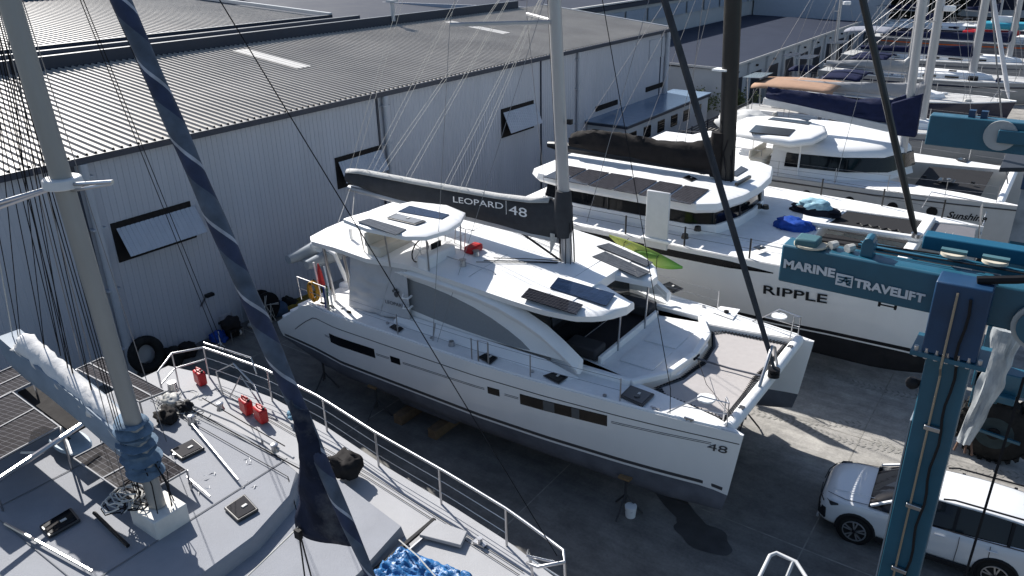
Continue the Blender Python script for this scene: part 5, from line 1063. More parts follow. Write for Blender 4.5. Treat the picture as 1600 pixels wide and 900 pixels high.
for s_ in (-1, 1):
    obj('roof_rail', MB().tube([cw(1.55, s_*.62, 1.64), cw(1.75, s_*.63, 1.70), cw(3.0, s_*.62, 1.70), cw(3.25, s_*.6, 1.63)], .02, 6), BT, rf)
    obj('windscreen_pillar', MB().bar(cw(.22, s_*.84, 1.09), cw(1.1, s_*.655, 1.56), .06, .05), PW, car, bevel=.01)
    obj('rear_pillar', MB().prism([cw(3.35, s_*.82, 1.1), cw(3.72, s_*.80, 1.1), cw(3.45, s_*.62, 1.56), cw(3.2, s_*.64, 1.56)], .03, (0, -s_, 0)), PW, car, bevel=.01)
    for x in (1.85, 2.85): obj('door_pillar', MB().bar(cw(x, s_*.845, 1.06), cw(x+.02, s_*.66, 1.58), .06, .03), BT, car)
    obj('belt_trim', MB().tube([cw(.85, s_*.885, 1.075), cw(2.2, s_*.885, 1.09), cw(3.4, s_*.87, 1.14)], .012, 5), BT, car)
    obj('sill_cladding', MB().bar(cw(.45, s_*.925, .3), cw(2.3, s_*.925, .3), .04, .12), BT, car, bevel=.01)
    mi = obj('door_mirror', MB().sphere(cw(.72, s_*1.02, 1.10), (.1, .13, .085)), PW, car, smooth=60)
    for x in (1.28, 2.25): obj('door_handle', MB().bar(cw(x+.25, s_*.945, .93), cw(x+.45, s_*.945, .94), .03, .03), PW, car, bevel=.01)
    for x in (.98, 1.98, 2.55): obj('door_gap', MB().tube([cw(x, s_*.915, 1.03), cw(x+.01, s_*.93, .8), cw(x, s_*.922, .36)], .006, 4), BT, car)
    obj('headlight', MB().prism([cw(-.82, s_*.50, .80), cw(-.62, s_*.84, .90), cw(-.42, s_*.905, .93), cw(-.58, s_*.87, .84), cw(-.80, s_*.6, .74)], .05, (.3, 0, -1)), mat('lamp_glass', (.05, .055, .06), .1), car, bevel=.01)
    obj('tail_light', MB().box(cw(3.66, s_*.74, .98), (.12, .2, .12)), RED, car, bevel=.02)
    for x in (0, 2.755):
        y = s_*.85; c0, c1 = cw(x, s_*.66, .355), cw(x, s_*.925, .355)
        obj('wheel_arch', MB().tube([cw(x+.405*math.cos(a), s_*.915, .36+.405*math.sin(a)) for a in [math.pi*k/12-.12 for k in range(14)]], .035, 6), BT, car)
        obj('arch_well', MB().tube([cw(x, s_*.6, .37), cw(x, s_*.932, .37)], .395, 24), BLK, car, smooth=30)
        w_ = obj('wheel', MB().tube([c0, c0.lerp(c1, .1), c0.lerp(c1, .95), c0.lerp(c1, 1.08)], [.32, .355, .355, .32], 28), RUBBER, car, smooth=40)
        mb = MB(); cc = c1+(c1-c0)*.12
        for k in range(5):
            a = k*2*math.pi/5+.3
            for da in (-.2, .2): mb.bar(cc+Vector((.04*math.cos(a), 0, .04*math.sin(a))), cc+Vector((.24*math.cos(a+da), 0, .24*math.sin(a+da))), .03, .03, (0, 1, 0))
        mb.tube([cc+Vector((.245*math.cos(t*.2618), 0, .245*math.sin(t*.2618))) for t in range(25)], .016, 5)
        obj('rim', mb, mat('alloy', (.42, .42, .43), .3, .7), w_); obj('hub_cap', MB().sphere(cc, .045), BLK, w_)
obj('grille', MB().prism([cw(-.875, -.55, .70), cw(-.875, .55, .70), cw(-.86, .6, .42), cw(-.86, -.6, .42)], .08, (1, 0, 0)), BT, car, bevel=.02)
for s_ in (-1, 1):
    obj('bumper_vent', MB().prism([cw(-.86, s_*.60, .66), cw(-.70, s_*.86, .66), cw(-.68, s_*.87, .40), cw(-.85, s_*.66, .38)], .06, (.6, -s_*.6, 0)), BT, car, bevel=.01)
    obj('light_bar', MB().tube([cw(-.885, s_*.1, .80), cw(-.86, s_*.5, .80), cw(-.74, s_*.80, .82)], .012, 5), BT, car)
    obj('bonnet_gap', MB().tube([cw(-.7, s_*.62, .965), cw(-.3, s_*.78, 1.0), cw(.35, s_*.80, 1.065)], .007, 4), BT, car)
obj('front_skirt', MB().bar(cw(-.83, -.7, .27), cw(-.83, .7, .27), .06, .08), mat('skirt_grey', (.3, .3, .31), .5), car, bevel=.02)
obj('bonnet_crease', MB().tube([cw(-.62, -.5, 1.0), cw(0, -.55, 1.09), cw(.6, -.58, 1.145)], .008, 4), PW, car)
obj('aerial_fin', MB().prism([cw(3.0, -.02, 1.65), cw(3.22, -.02, 1.64), cw(3.18, -.02, 1.72)], .04, (0, 1, 0)), BT, rf)
# ================================================================ FOREGROUND GREY CATAMARAN
fg = thing('catamaran', 'old grey painted catamaran with solar panels, pipe rails and pale blue boom', 'catamaran', (8, -11.3, 0), 'catamarans stored ashore')
DZ = 3.0
def port_y(x): return interp(x, [1.5, 3, 5, 7, 9, 11, 12.5, 13.8, 14.6], [-7.5, -7.15, -7.02, -7.15, -7.45, -7.65, -7.85, -8.15, -8.6])
xx_ = [1.5+.5*k for k in range(27)]
deckp = [(x, port_y(x)) for x in xx_]+[(x, -22.6-port_y(x)) for x in xx_[::-1]]
FD = obj('deck', MB().prism([(x, y, DZ) for x, y in deckp], .35), GDECKW, fg, bevel=.02)
for s_ in (-1, 1):
    H = Hull(s_, -11.3, [0, 1.5, 4, 9, 12, 13.2], [3.6, 4.0, 4.25, 3.9, 3.4, 2.7], [1.9, 1.8, 1.8, 2, 2.3, 2.65], [2.7, 2.7, 2.7, 2.7, 2.7, 2.7], 13.2, 1.2, .5, 12.9, x0=1.4)
    h = obj('hull', H.topsides(24), GHULL, fg, smooth=30); obj('bottom_paint', H.bottom(24), ANTIB, h, smooth=50)
cabt = [at(x, y, z=3.5) for x, y in ((300, 600), (345, 618), (420, 668), (479, 716), (474, 765), (420, 815), (314, 900), (250, 960))]
cabt = [(2.4, -9.0), (4.6, -8.75), (7.0, -8.7), (8.35, -8.95), (8.8, -9.5), (9.15, -10.6), (9.2, -12.0), (9.15, -13), (8.6, -14.0), (2.4, -13.9)]
obj('cabin_top', MB().loft([[Vector((x, y, 2.99)) for x, y in cabt], [Vector((x-.02*(x-6), y-.02*(y+11.3), 3.46)) for x, y in cabt], [Vector((x-.035*(x-6), y-.035*(y+11.3), 3.52)) for x, y in cabt]]), GDECK, fg, smooth=40)
tr = [(8.2, -8.55), (8.9, -8.45), (10.75, -8.75), (10.95, -10), (10.95, -12.6), (10.75, -14), (8.2, -14)]
obj('trunk_front', MB().loft([[Vector((x, y, 2.99)) for x, y in tr], [Vector((x-.01*(x-8), y-.02*(y+11.3), 3.24)) for x, y in tr]]), GDECK, fg, smooth=40)
obj('window_track', MB().bar((10.98, -8.2, 3.1), (10.98, -13.5, 3.1), .07, .05), BLK, fg, bevel=.005); obj('window_track', MB().bar((11.1, -8.2, 3.06), (11.1, -13.5, 3.06), .04, .04), SS, fg, bevel=.005)
obj('cabin_edge_rail', MB().tube([(2.6, -8.95, 3.62), (6, -8.72, 3.62), (8.0, -8.85, 3.62)], .03, 6), GDECKW, fg)
def lid(q, z, m, name='locker_lid'):
    o = obj(name, MB().prism([at(x, y, z=z) for x, y in q], .07), m, fg, bevel=.012); return o
lid(((655, 835), (720, 852), (730, 830), (678, 812)), 3.12, GDECKW); lid(((462, 848), (498, 885), (545, 858), (510, 828)), 3.15, GDECKW)
for q in (((62, 826), (77, 843), (127, 815), (112, 796)), ((350, 797), (372, 818), (405, 799), (383, 775)), ((266, 707), (284, 721), (321, 703), (303, 688))):
    hatch(fg, [at(x, y, z=3.53) for x, y in q], GLASSB, .06)
def pole(a, b, z0, z1, r, m, name, n=6): return obj(name, MB().tube([at(*a, z=z0), at(*b, z=z1)], r, n), m, fg)
pole((300, 663), (372, 750), 3.6, 3.6, .022, SS, 'deck_pole'); pole((8, 818), (144, 893), 3.6, 3.6, .028, SS, 'deck_pole'); pole((292, 745), (328, 776), 3.6, 3.6, .02, SS, 'deck_pole')
pole((147, 801), (200, 853), 3.6, 3.6, .035, BLK, 'deck_pole'); pole((316, 622), (445, 697), 3.58, 3.58, .012, ROPEB, 'deck_line'); pole((300, 640), (478, 738), 3.56, 3.56, .014, ROPEB, 'deck_line')
mb = MB(); rr = random.Random(8)
for (px, py) in ((322, 770), (390, 757), (385, 722), (330, 745)):
    c = at(px, py, z=3.53)
    for k in range(5): p = c+Vector((rr.uniform(-.15, .15), rr.uniform(-.15, .15), 0)); d = Vector((rr.uniform(-.08, .08), rr.uniform(-.08, .08), 0)); mb.add([p-d*.6+Vector((0, 0, .004)), p+d.orthogonal()*.2+Vector((0, 0, .004)), p+d+Vector((0, 0, .004))], [[0, 1, 2]])
obj('paint_mark', mb, WHITE, fg, smooth=0)
# pipe rails
ppx = [2.9, 5.1, 7.1, 8.92, 10.73, 12.4]
for x in ppx: obj('rail_post', MB().tube([(x, port_y(x)-.1, DZ), (x, port_y(x)-.1, 3.82)], .022, 8), SS, fg)
xr = [2.9+.5*k for k in range(22)]+[13.75]
obj('top_rail', MB().tube([(x, port_y(x)-.1, 3.82) for x in xr]+[(13.9, -8.45, 3.82), (13.6, -8.75, 3.8), (13.3, -8.6, 3.6)], .028, 8), SS, fg, smooth=60)
for z in (3.55, 3.28): obj('guard_wire', MB().tube([(x, port_y(x)-.1, z) for x in xr[:-3]], .008, 5), SS, fg)
obj('pulpit', MB().tube([(13.2, -8.3, DZ), (13.15, -8.35, 3.6), (13.3, -8.6, 3.75), (13.75, -8.5, 3.78)], .022, 7).tube([(13.9, -8.45, 3.82), (13.95, -8.45, 3.0)], .022, 7).tube([(13.15, -8.35, 3.45), (13.9, -8.45, 3.45)], .015, 6), SS, fg)
obj('pushpit', MB().tube([(2.9, -7.25, 3.82), (2.75, -8.0, 3.95), (3.0, -8.55, 3.8), (3.0, -8.55, 3.0)], .025, 7).tube([(2.9, -7.25, 3.5), (2.75, -8.0, 3.55), (3.0, -8.55, 3.45)], .02, 7).tube([(2.75, -8.0, 3.95), (2.75, -8.0, 3.0)], .02, 7).tube([(3.0, -7.3, 4.0), (4.6, -7.15, 4.0), (4.7, -7.15, 3.6)], .02, 7), SS, fg, smooth=60)
for x in (8.4, 12.0): obj('mooring_bollard', MB().tube([(x, port_y(x)-.4, DZ), (x, port_y(x)-.4, 3.16)], .05, 8).box((x, port_y(x)-.4, 3.03), (.25, .1, .05)), SS, fg)
for k in range(2): obj('deck_line', MB().tube([(3.5, -7.45-.1*k, 3.03), (9, -7.85-.1*k, 3.03), (13, -8.3-.1*k, 3.03)], .008, 4), ROPEB, fg)
# mast, boom
fm = lambda z: Vector((7.42-.075*(z-3.9)*.95, -11.3, z))
fmm = obj('mast', MB().loft([[p+Vector((r_*math.cos(a), r_*.8*math.sin(a), 0)) for a in [k*math.pi/8 for k in range(16)]] for p, r_ in ((fm(3.9), .16), (fm(9), .175), (fm(19.4), .165))]), ALUD, fg, smooth=60)
obj('mast_base', MB().box((7.42, -11.3, 3.68), (.78, .62, .42), rz=.0), mat('base_white', (.62, .6, .56), .6, var=.1), fg, bevel=.02)
mb = MB(); rr = random.Random(12)
for k in range(9):
    a = rr.uniform(0, 6.28); p = Vector((7.42+.3*math.cos(a), -11.3+.26*math.sin(a), 3.92)); mb.tube([p, p+Vector((rr.uniform(-.1, .1), rr.uniform(-.1, .1), .5)), fm(4.75)+Vector((.2*math.cos(a), .18*math.sin(a), 0))], .01, 4)
for k in range(10):
    c = Vector((6.9+rr.uniform(-.3, .3), -11.55+rr.uniform(-.3, .3), 3.95)); mb.tube([c+Vector((.22*math.cos(t*.7), .18*math.sin(t*.7), .01*t*rr.random())) for t in range(10)], .012, 4)
obj('rope_tangle', mb, ROPEB, fmm)
mb = MB()
for k in range(6):
    c = Vector((6.85+rr.uniform(-.2, .2), -11.6+rr.uniform(-.2, .2), 4.0)); mb.tube([c+Vector((.25*math.cos(t*.6), .2*math.sin(t*.6), .02*t*rr.random())) for t in range(11)], .014, 4)
obj('rope_coil', mb, ROPEW, fmm)
sp_ = fm(9.55); obj('spreader_plate', MB().tube([sp_-Vector((0, 0, .05)), sp_+Vector((0, 0, .1))], [.28, .26], 16), mat('plate_white', (.6, .6, .6), .5), fmm, bevel=.02)
obj('spreader', MB().tube([sp_, at(-20, 330, y=-12.1)], .04, 6), SS, fmm); obj('spreader', MB().tube([sp_, at(-20, 322, y=-12.1)], .03, 6), SS, fmm); obj('spreader', MB().tube([sp_+Vector((.1, 0, 0)), at(176, 284, y=-11.1)], .03, 6), SS, fmm); obj('spreader', MB().tube([sp_+Vector((.1, 0, -.1)), at(174, 287, y=-11.1)], .025, 6), SS, fmm)
LB = mat('boom_pale_blue', (.20, .25, .31), .55, var=.15, scale=2, dirt=.3, dirtcol=(.3, .33, .36))
bmb = [at(20, 527, y=-11.3), at(80, 600, y=-11.3), at(140, 655, y=-11.3), at(205, 702, y=-11.3)]
obj('boom', MB().loft([[Vector((x, -11.3+yy, z+dz_)) for yy, dz_ in ((-.12, -.5), (-.22, -.15), (-.2, .2), (.2, .2), (.22, -.15), (.12, -.5))] for x, z in ((3.25, 5.85), (3.7, 5.75), (4.5, 5.65), (5.8, 5.42), (7.15, 5.12))]), LB, fg, smooth=40)
rings = []
for i in range(25):
    t = i/24; x = 3.75+3.3*t; zb = 5.98-.72*t; hgt = (.36-.16*t)*(min(1, i/2+.3)); r = []
    for j in range(11):
        a = math.pi*j/10; d = .04*noise.noise(Vector((x*2.2, j*.7, 1)))+.05*noise.noise(Vector((x*6, j*1.5, 9)))
        r.append(Vector((x, -11.3+math.cos(a)*(.19+d), zb-.05+math.sin(a)*(hgt+d))))
    rings.append(r)
obj('flaked_sail', MB().grid(rings), mat('sailcloth', (.62, .61, .60), .8, var=.06, scale=6, bump=.8, bscale=6), fg, smooth=70, solid=.02)
obj('boom_end_cover', lump.__globals__['MB']().tube([(3.3, -11.3, 5.75), (3.45, -11.3, 5.5), (3.55, -11.3, 5.3)], [.1, .14, .06], 8), mat('cover_blue', (.06, .12, .22), .8, var=.3), fg, smooth=70)
rings = []
for i in range(22):
    t = i/21; p = fm(5.55-1.0*t); r_ = .27+.07*math.sin(i*2.2)+.03*math.sin(i*5.1)
    rings.append([p+Vector((-.06+r_*(1.15 if math.cos(a) < 0 else .95)*math.cos(a)*(1+.12*noise.noise(Vector((i*.6, k, 2)))), r_*.9*math.sin(a), .02*math.sin(k+i))) for k, a in enumerate([q*math.pi/8 for q in range(16)])])
obj('mast_canvas', MB().loft(rings), mat('wrap_blue', (.11, .16, .22), .85, var=.25, scale=6, bump=.8, bscale=9), fg, smooth=70)
# solar panels on the targa and cabin
WF = mat('panel_frame', (.26, .26, .27), .6)
for q, z in ((((18, 612), (93, 667), (-20, 728), (-95, 672)), 4.5), (((24, 571), (52, 597), (-40, 642), (-70, 612)), 4.5), (((160, 559), (120, 577), (218, 628), (259, 612)), 4.3), (((115, 716), (209, 782), (292, 735), (200, 672)), 3.95)):
    P = [at(x, y, z=z) for x, y in q]
    o = panel('solar_panel', P, PANELL, fg, .03, WF)
    obj('panel_bar', MB().bar(P[0].lerp(P[1], .5)+Vector((0, 0, .01)), P[3].lerp(P[2], .5)+Vector((0, 0, .01)), .03, .01), WF, o, smooth=0)
    for v in P[1:3]: obj('panel_leg', MB().tube([v, (v.x, v.y, 3.0)], .02, 5), SS, o)
obj('panel_gantry', MB().tube([at(-30, 768, z=4.4), at(140, 655, z=4.4)], .05, 6), SS, fg)
obj('cockpit_cover', MB().prism([at(x, y, z=4.2) for x, y in ((27, 612), (70, 594), (142, 660), (112, 676))], .05), BLKC, fg)
c = at(110, 690, z=3.75); rings = [[c+Vector((.62*math.cos(a)*k, .3*math.sin(a)*k, dz_)) for a in [t*math.pi/10 for t in range(20)]] for k, dz_ in ((.94, -.04), (1, 0), (.94, .04))]
bd_ = thing('paddle_board', 'short pale blue board lying under the solar gantry of the grey catamaran', 'board', c); obj('deck', MB().loft(rings), mat('board_blue', (.28, .36, .44), .5, var=.1), bd_, smooth=50); obj('vent', MB().box(c+Vector((-.1, 0, .045)), (.16, .06, .012)), BLK, bd_)
for a, b in (((98, 669), (112, 710)), ((33, 707), (68, 707))): obj('white_batten', MB().tube([at(*a, z=4.0), at(*b, z=4.0)], .025, 5), WHITE, fg)
# engine box, clutter round the stern
p = at(540, 735, z=3.2); lump('covered_outboard', 'black fabric covered box on the side deck of the grey catamaran', 'cover', p+Vector((0, 0, .1)), (.30, .26, .24), BLKC, 15, amp=.3, box=.55)
tp = at(655, 895, z=3.25); cloth_p = [at(580, 905, z=3.3), at(625, 858, z=3.3), at(720, 960, z=3.25), at(740, 905, z=3.25)]
tpn = thing('tarpaulin', 'crumpled bright blue tarpaulin heaped on the foredeck of the grey catamaran', 'tarpaulin', tp)
rows = []
for i in range(36):
    r = []
    for j in range(28):
        u, v = i/35, j/27; p = cloth_p[0].lerp(cloth_p[2], u).lerp(cloth_p[1].lerp(cloth_p[3], u), v)
        r.append(p+Vector((0, 0, .16*abs(noise.noise(Vector((u*5, v*4, 2))))+.1*abs(noise.noise(Vector((u*13, v*11, 5))))+.02)))
    rows.append(r)
obj('sheet', MB().grid(rows), mat('tarp_blue', (.02, .12, .30), .4, var=.2, scale=3, dirt=.14, dirtcol=(.3, .42, .55), bump=1, bscale=16), tpn, smooth=50, solid=.01)
obj('tie_rope', MB().tube([cloth_p[1]+Vector((0, 0, .2)), tp+Vector((0, 0, .35)), cloth_p[2]+Vector((0, 0, .2))], .012, 4), ROPEW, tpn)
for i, (px, py, lb) in enumerate(((385, 637, 'red fuel can in front of the other on the side deck'), (408, 650, 'red fuel can with grey cap, the one nearer the bow'), (313, 592, 'red fuel can standing alone by the stern rail'))):
    p = at(px, py, z=3.15); j = thing('fuel_can', lb, 'fuel can', (p.x, p.y, 3.02), 'red fuel cans on the grey catamaran')
    obj('body', MB().box((p.x, p.y, 3.2), (.36, .2, .34), rz=-.2), RED, j, bevel=.04)
    obj('handle', MB().tube([(p.x-.12, p.y, 3.37), (p.x-.1, p.y, 3.44), (p.x+.08, p.y, 3.44), (p.x+.1, p.y, 3.37)], .018, 6), RED, j); obj('cap', MB().tube([(p.x+.13, p.y, 3.37), (p.x+.13, p.y, 3.42)], .03, 8), BLK, j)
rr = random.Random(21)
for i, (px, py, r_, m_, lb) in enumerate(((268, 630, .16, ROPEW, 'white fender wedged by the stern winch'), (290, 640, .14, BLK, 'black winch cover among ropes at the stern'), (262, 655, .2, BLKC, 'dark bundle of netting below the raised solar panel'), (462, 655, .14, mat('rag_blue', (.12, .22, .3), .8), 'pale blue cloth on the side deck behind the furled sail'))):
    p = at(px, py, z=3.55 if i < 3 else 3.1); lump(('fender', 'winch_cover', 'net_bundle', 'cloth')[i], lb, ('fender', 'cover', 'net', 'cloth')[i], p+Vector((0, 0, .08)), (r_*1.3, r_, r_*.8), m_, i+30, amp=.5)
mb = MB()
for k in range(16):
    c = at(rr.uniform(255, 325), rr.uniform(615, 660), z=3.55); rad_ = rr.uniform(.08, .22); mb.tube([c+Vector((rad_*math.cos(t*.7), rad_*math.sin(t*.7), .02*rr.random()*t*.3)) for t in range(9)], .013, 4)
obj('rope_heap', mb, ROPEW, fg)
mb = MB().tube([(3.9, -7.6, 3.0), (3.8, -7.6, 3.6), (4.4, -7.5, 3.95), (4.9, -7.4, 3.5), (5.2, -7.45, 3.1)], .02, 6).tube([(4.3, -7.7, 3.1), (4.6, -7.5, 3.7), (5.3, -7.5, 3.0)], .02, 6)
obj('outboard_bracket', mb, SS, fg); obj('stern_winch', MB().tube([(3.6, -8.6, 3.5), (3.6, -8.6, 3.75)], [.12, .09], 12), SS, fg)
# furled genoa on the forestay
g0 = Vector((13.58, -11.3, 3.2)); g1 = Vector((6.5, -11.3, 19.1))
gl = lambda z: g0+(g1-g0)*((z-g0.z)/(g1.z-g0.z))
GM = bpy.data.materials.new('striped_sail'); GM.use_nodes = True
def stripe_mat(m):
    n = m.node_tree.nodes; l = m.node_tree.links; b = n['Principled BSDF']; b.inputs['Roughness'].default_value = .75
    uv = n.new('ShaderNodeTexCoord'); wv = n.new('ShaderNodeSeparateXYZ'); l.new(uv.outputs['UV'], wv.inputs[0])
    ad = n.new('ShaderNodeMath'); ad.operation = 'MULTIPLY_ADD'; ad.inputs[1].default_value = 1; l.new(wv.outputs[1], ad.inputs[0]); l.new(wv.outputs[0], ad.inputs[2])
    fr = n.new('ShaderNodeMath'); fr.operation = 'FRACT'; l.new(ad.outputs[0], fr.inputs[0])
    r = n.new('ShaderNodeValToRGB'); r.color_ramp.interpolation = 'CONSTANT'; e = r.color_ramp.elements; e[0].color = (.065, .085, .12, 1); e[0].position = 0; e[1].color = (.02, .03, .07, 1); e[1].position = .5
    k = e.new(.88); k.color = (.34, .35, .39, 1); k = e.new(.96); k.color = (.065, .085, .12, 1)
    l.new(fr.outputs[0], r.inputs[0])
    nz = n.new('ShaderNodeTexNoise'); nz.inputs['Scale'].default_value = 5; nz.inputs['Detail'].default_value = 8; l.new(uv.outputs['Object'], nz.inputs[0])
    mr = n.new('ShaderNodeMapRange'); mr.inputs[1].default_value = .3; mr.inputs[2].default_value = .7; mr.inputs[3].default_value = .65; mr.inputs[4].default_value = 1.25; l.new(nz.outputs[0], mr.inputs[0])
    sc = n.new('ShaderNodeVectorMath'); sc.operation = 'SCALE'; l.new(r.outputs[0], sc.inputs[0]); l.new(mr.outputs[0], sc.inputs['Scale']); l.new(sc.outputs[0], b.inputs['Base Color'])
    bp_ = n.new('ShaderNodeBump'); bp_.inputs['Strength'].default_value = .5; bp_.inputs['Distance'].default_value = .03; l.new(nz.outputs[0], bp_.inputs['Height']); l.new(bp_.outputs[0], b.inputs['Normal'])
stripe_mat(GM)
rings = []; NZ = 90; ZL = 6.9
for i in range(NZ+1):
    z = 17-(17-4.0)*i/NZ; p = gl(z); r_ = interp(z, [4.0, 4.6, 5.4, 6.2, 8, 10, 13, 16, 17], [.045, .055, .07, .09, .118, .115, .11, .10, .05])
    rings.append([p+Vector((r_*(1+.06*math.sin(z*6+a))*math.cos(a), r_*(1+.06*math.sin(z*5-a*2))*math.sin(a), 0)) for a in [k*math.pi/8 for k in range(16)]])
gs = obj('furled_headsail', MB().loft(rings), GM, fg, smooth=60)
me = gs.data; uvl = me.uv_layers.new(name='UV')
for pl_ in me.polygons:
    for li in pl_.loop_indices:
        vi = me.loops[li].vertex_index; i, k = divmod(vi, 16)
        kk = k+(16 if (k == 0 and any(me.loops[q].vertex_index % 16 == 15 for q in pl_.loop_indices)) else 0)
        uvl.data[li].uv = (kk/16, (17-13*i/NZ)*1.15)
# loose leech and clew of the sail, a thick twisted flap round the stay
SK = [((455, 625), (482, 640)), ((463, 665), (497, 690)), ((468, 710), (511, 740)), ((468, 755), (527, 780)), ((464, 797), (543, 820)), ((461, 832), (558, 852))]
rows = []
for i in range(21):
    t = i/20*5; k = min(int(t), 4); a = at(*[SK[k][0][c]+(SK[k+1][0][c]-SK[k][0][c])*(t-k) for c in (0, 1)], y=-11.42); b = at(*[SK[k][1][c]+(SK[k+1][1][c]-SK[k][1][c])*(t-k) for c in (0, 1)], y=-11.30)
    r = []
    for j in range(13):
        u = j/12; p = a.lerp(b, u); r.append(p+Vector((0, -.09*math.sin(u*math.pi)-.05*noise.noise(Vector((t*1.5, u*3, 4))), 0)))
    rows.append(r)
fp = obj('sail_clew', MB().grid(rows), mat('sail_uv_strip', (.014, .018, .035), .85, var=.4, scale=2.2, dirt=.95, dirtcol=(.13, .13, .135), bump=.8, bscale=8), gs, smooth=60, solid=.02)
for k in range(3): z = 5.05-.28*k; p = gl(z); obj('lashing_band', MB().tube([p+Vector((0, 0, -.03)), p+Vector((0, 0, .03))], .13-.02*k, 12), mat('band_grey', (.3, .31, .33), .8), gs)
for a, b in (((330+2, 850), (345, 905)),): pass
cw_ = at(466, 824, y=-11.5)
for e in ((478, 915), (490, 915), (382, 905)): obj('sheet_rope', MB().tube([cw_, at(*e, z=3.2)], .012, 4), ROPEB if e[0] != 382 else ROPEW, fg)
obj('clew_block', MB().box(cw_+Vector((.02, -.03, -.08)), (.1, .06, .14)), BLK, fg)
# standing and running rigging of the grey catamaran
ft = fm(18.6)
for (q, z) in (((345, 550), 3.8), ((355, 556), 3.8), ((870, 868), 3.75), ((455, 640), 3.1), ((470, 652), 3.1)): obj('stay', MB().tube([ft, at(*q, z=z)], .009 if z > 3.5 else .007, 4), ROPEB, fg)
for k, (px, py) in enumerate(((35, 560), (70, 548), (95, 556), (108, 585), (120, 610), (150, 640))):
    for zt in (16, 12.5): obj('lazy_jack', MB().tube([at(px, py, y=-11.25), fm(zt)+Vector((-.2, .1 if k % 2 else -.1, 0))], .008, 4), ROPEB, fg)
for k in range(6): p = Vector((7.42-.25+.04*k, -11.3+(-.22 if k % 2 else .2), 4.2)); obj('halyard', MB().tube([p, fm(16.5)+Vector((-.2, -.1+.04*k, 0))], .008, 4), ROPEB, fg)
for q in ((260, 690), (205, 800), (160, 700)): obj('shroud', MB().tube([at(*q, z=3.6), fm(16.5)], .008, 4), WIRE, fg)
obj('topping_lift', MB().tube([at(20, 527, y=-11.3), fm(17)], .01, 4), ROPEW, fg)
# ladder rail of another boat at the bottom edge
pr = thing('pulpit_rail', 'pale tubular bow rail of a boat poking up at the bottom edge of the yard', 'rail', at(1220, 930, z=4.5))
A = [at(1185, 905, z=5.2), at(1203, 868, z=5.2), at(1213, 864, z=5.2), at(1244, 878, z=5.2), at(1268, 915, z=5.2)]
obj('top_rail', MB().tube(A, .026, 8), mat('rail_pale', (.45, .46, .47), .45), pr, smooth=60)
obj('post', MB().tube([at(1240, 876, z=5.2), at(1220, 925, z=4.9)], .022, 8), MATS['rail_pale'], pr); obj('post', MB().tube([A[0], at(1180, 960, z=4.6)], .022, 8), MATS['rail_pale'], pr)
# ================================================================ CLUTTER ALONG THE WAREHOUSE WALL
p = at(206, 562, z=.5)
ty = thing('tyre', 'old tyre leaning on the warehouse wall by the left downpipe', 'tyre', (p.x, p.y, 0))
mb = MB(); c = Vector((WX+.45, -5.25, .62)); pts = [c+Vector((-.12*math.sin(t), .45*math.cos(t), .45*math.sin(t))) for t in [k*math.pi/12 for k in range(25)]]
obj('rubber_ring', MB().tube(pts, .16, 8), RUBBER, ty, smooth=60)
obj('white_board', MB().box(c+Vector((-.2, 0, -.05)), (.03, .55, .6)), PALE, ty)
c = Vector((WX+.6, -.75, .6)); cr = thing('cable_reel', 'dark reel of cable and junk standing against the wall near the stern', 'reel', (c.x, c.y, 0))
obj('disc', MB().tube([c+Vector((-.2, 0, 0)), c+Vector((-.15, 0, 0))], .6, 20).tube([c+Vector((.2, 0, 0)), c+Vector((.25, 0, 0))], .6, 20), BLK, cr); obj('cable', MB().tube([c+Vector((-.15, 0, 0)), c+Vector((.2, 0, 0))], .4, 16), RUBBER, cr)
mb = MB(); rr = random.Random(3)
for k in range(7): a = rr.uniform(0, 6.28); mb.tube([c+Vector((.3, .5*math.cos(a), .5*math.sin(a))), c+Vector((.35, .2*math.cos(a+2), .2*math.sin(a+2))), c+Vector((.4, .3*rr.uniform(-1, 1), -.55))], .015, 4)
obj('loose_rope', mb, ROPEW, cr)
c = Vector((WX+.9, -2.3, 0)); ch = thing('folding_chair', 'dark folding chair with a black sack against the wall', 'chair', c)
for a, b in (((-.3, -.25, 0), (-.3, -.25, .9)), ((-.3, .25, 0), (-.3, .25, .9)), ((.25, -.25, 0), (.25, -.25, .45)), ((.25, .25, 0), (.25, .25, .45))): obj('leg', MB().tube([c+Vector(a), c+Vector(b)], .018, 5), SS, ch)
obj('back_bar', MB().tube([c+Vector((-.3, -.25, .9)), c+Vector((-.3, .25, .9))], .018, 5), SS, ch); obj('seat', MB().box(c+Vector((0, 0, .45)), (.5, .5, .04)), BLKC, ch); lump('back_sack', None, None, c+Vector((-.1, 0, .6)), (.3, .35, .25), BLKC, 44, ch)
for i, (px, py, r_, m_, nm, lb) in enumerate(((338, 525, .28, BLUEB, 'plastic_bag', 'crumpled blue and white bag on the ground by the wall'), (358, 515, .3, BLKC, 'rubbish_sack', 'low black sack between the blue bag and the reel'), (372, 516, .12, ROPEW, 'buoy', 'small white buoy at the foot of the reel'), (392, 505, .12, ROPEW, 'buoy', 'white buoy just right of the reel'), (420, 480, .38, mat('drum_blue', (.04, .07, .12), .5), 'drum', 'dark blue drum under the stern by the wall'), (436, 470, .3, RUBBER, 'rubbish_sack', 'black heap beside the blue drum'), (292, 548, .3, BLKC, 'rubbish_sack', 'flattened black sack near the stern rail of the grey catamaran'), (270, 560, .35, RUBBER, 'rubbish_sack', 'dark rubbish heap at the wall foot right of the tyre'))):
    p = at(px, py, z=.15); lump(nm, lb, {'plastic_bag': 'bag', 'rubbish_sack': 'sack', 'buoy': 'buoy', 'drum': 'drum'}[nm], Vector((max(p.x, WX+.5), p.y, r_*.5)), (r_*1.2, r_, r_*.9), m_, 50+i, amp=.1 if nm in ('buoy', 'drum') else .45)
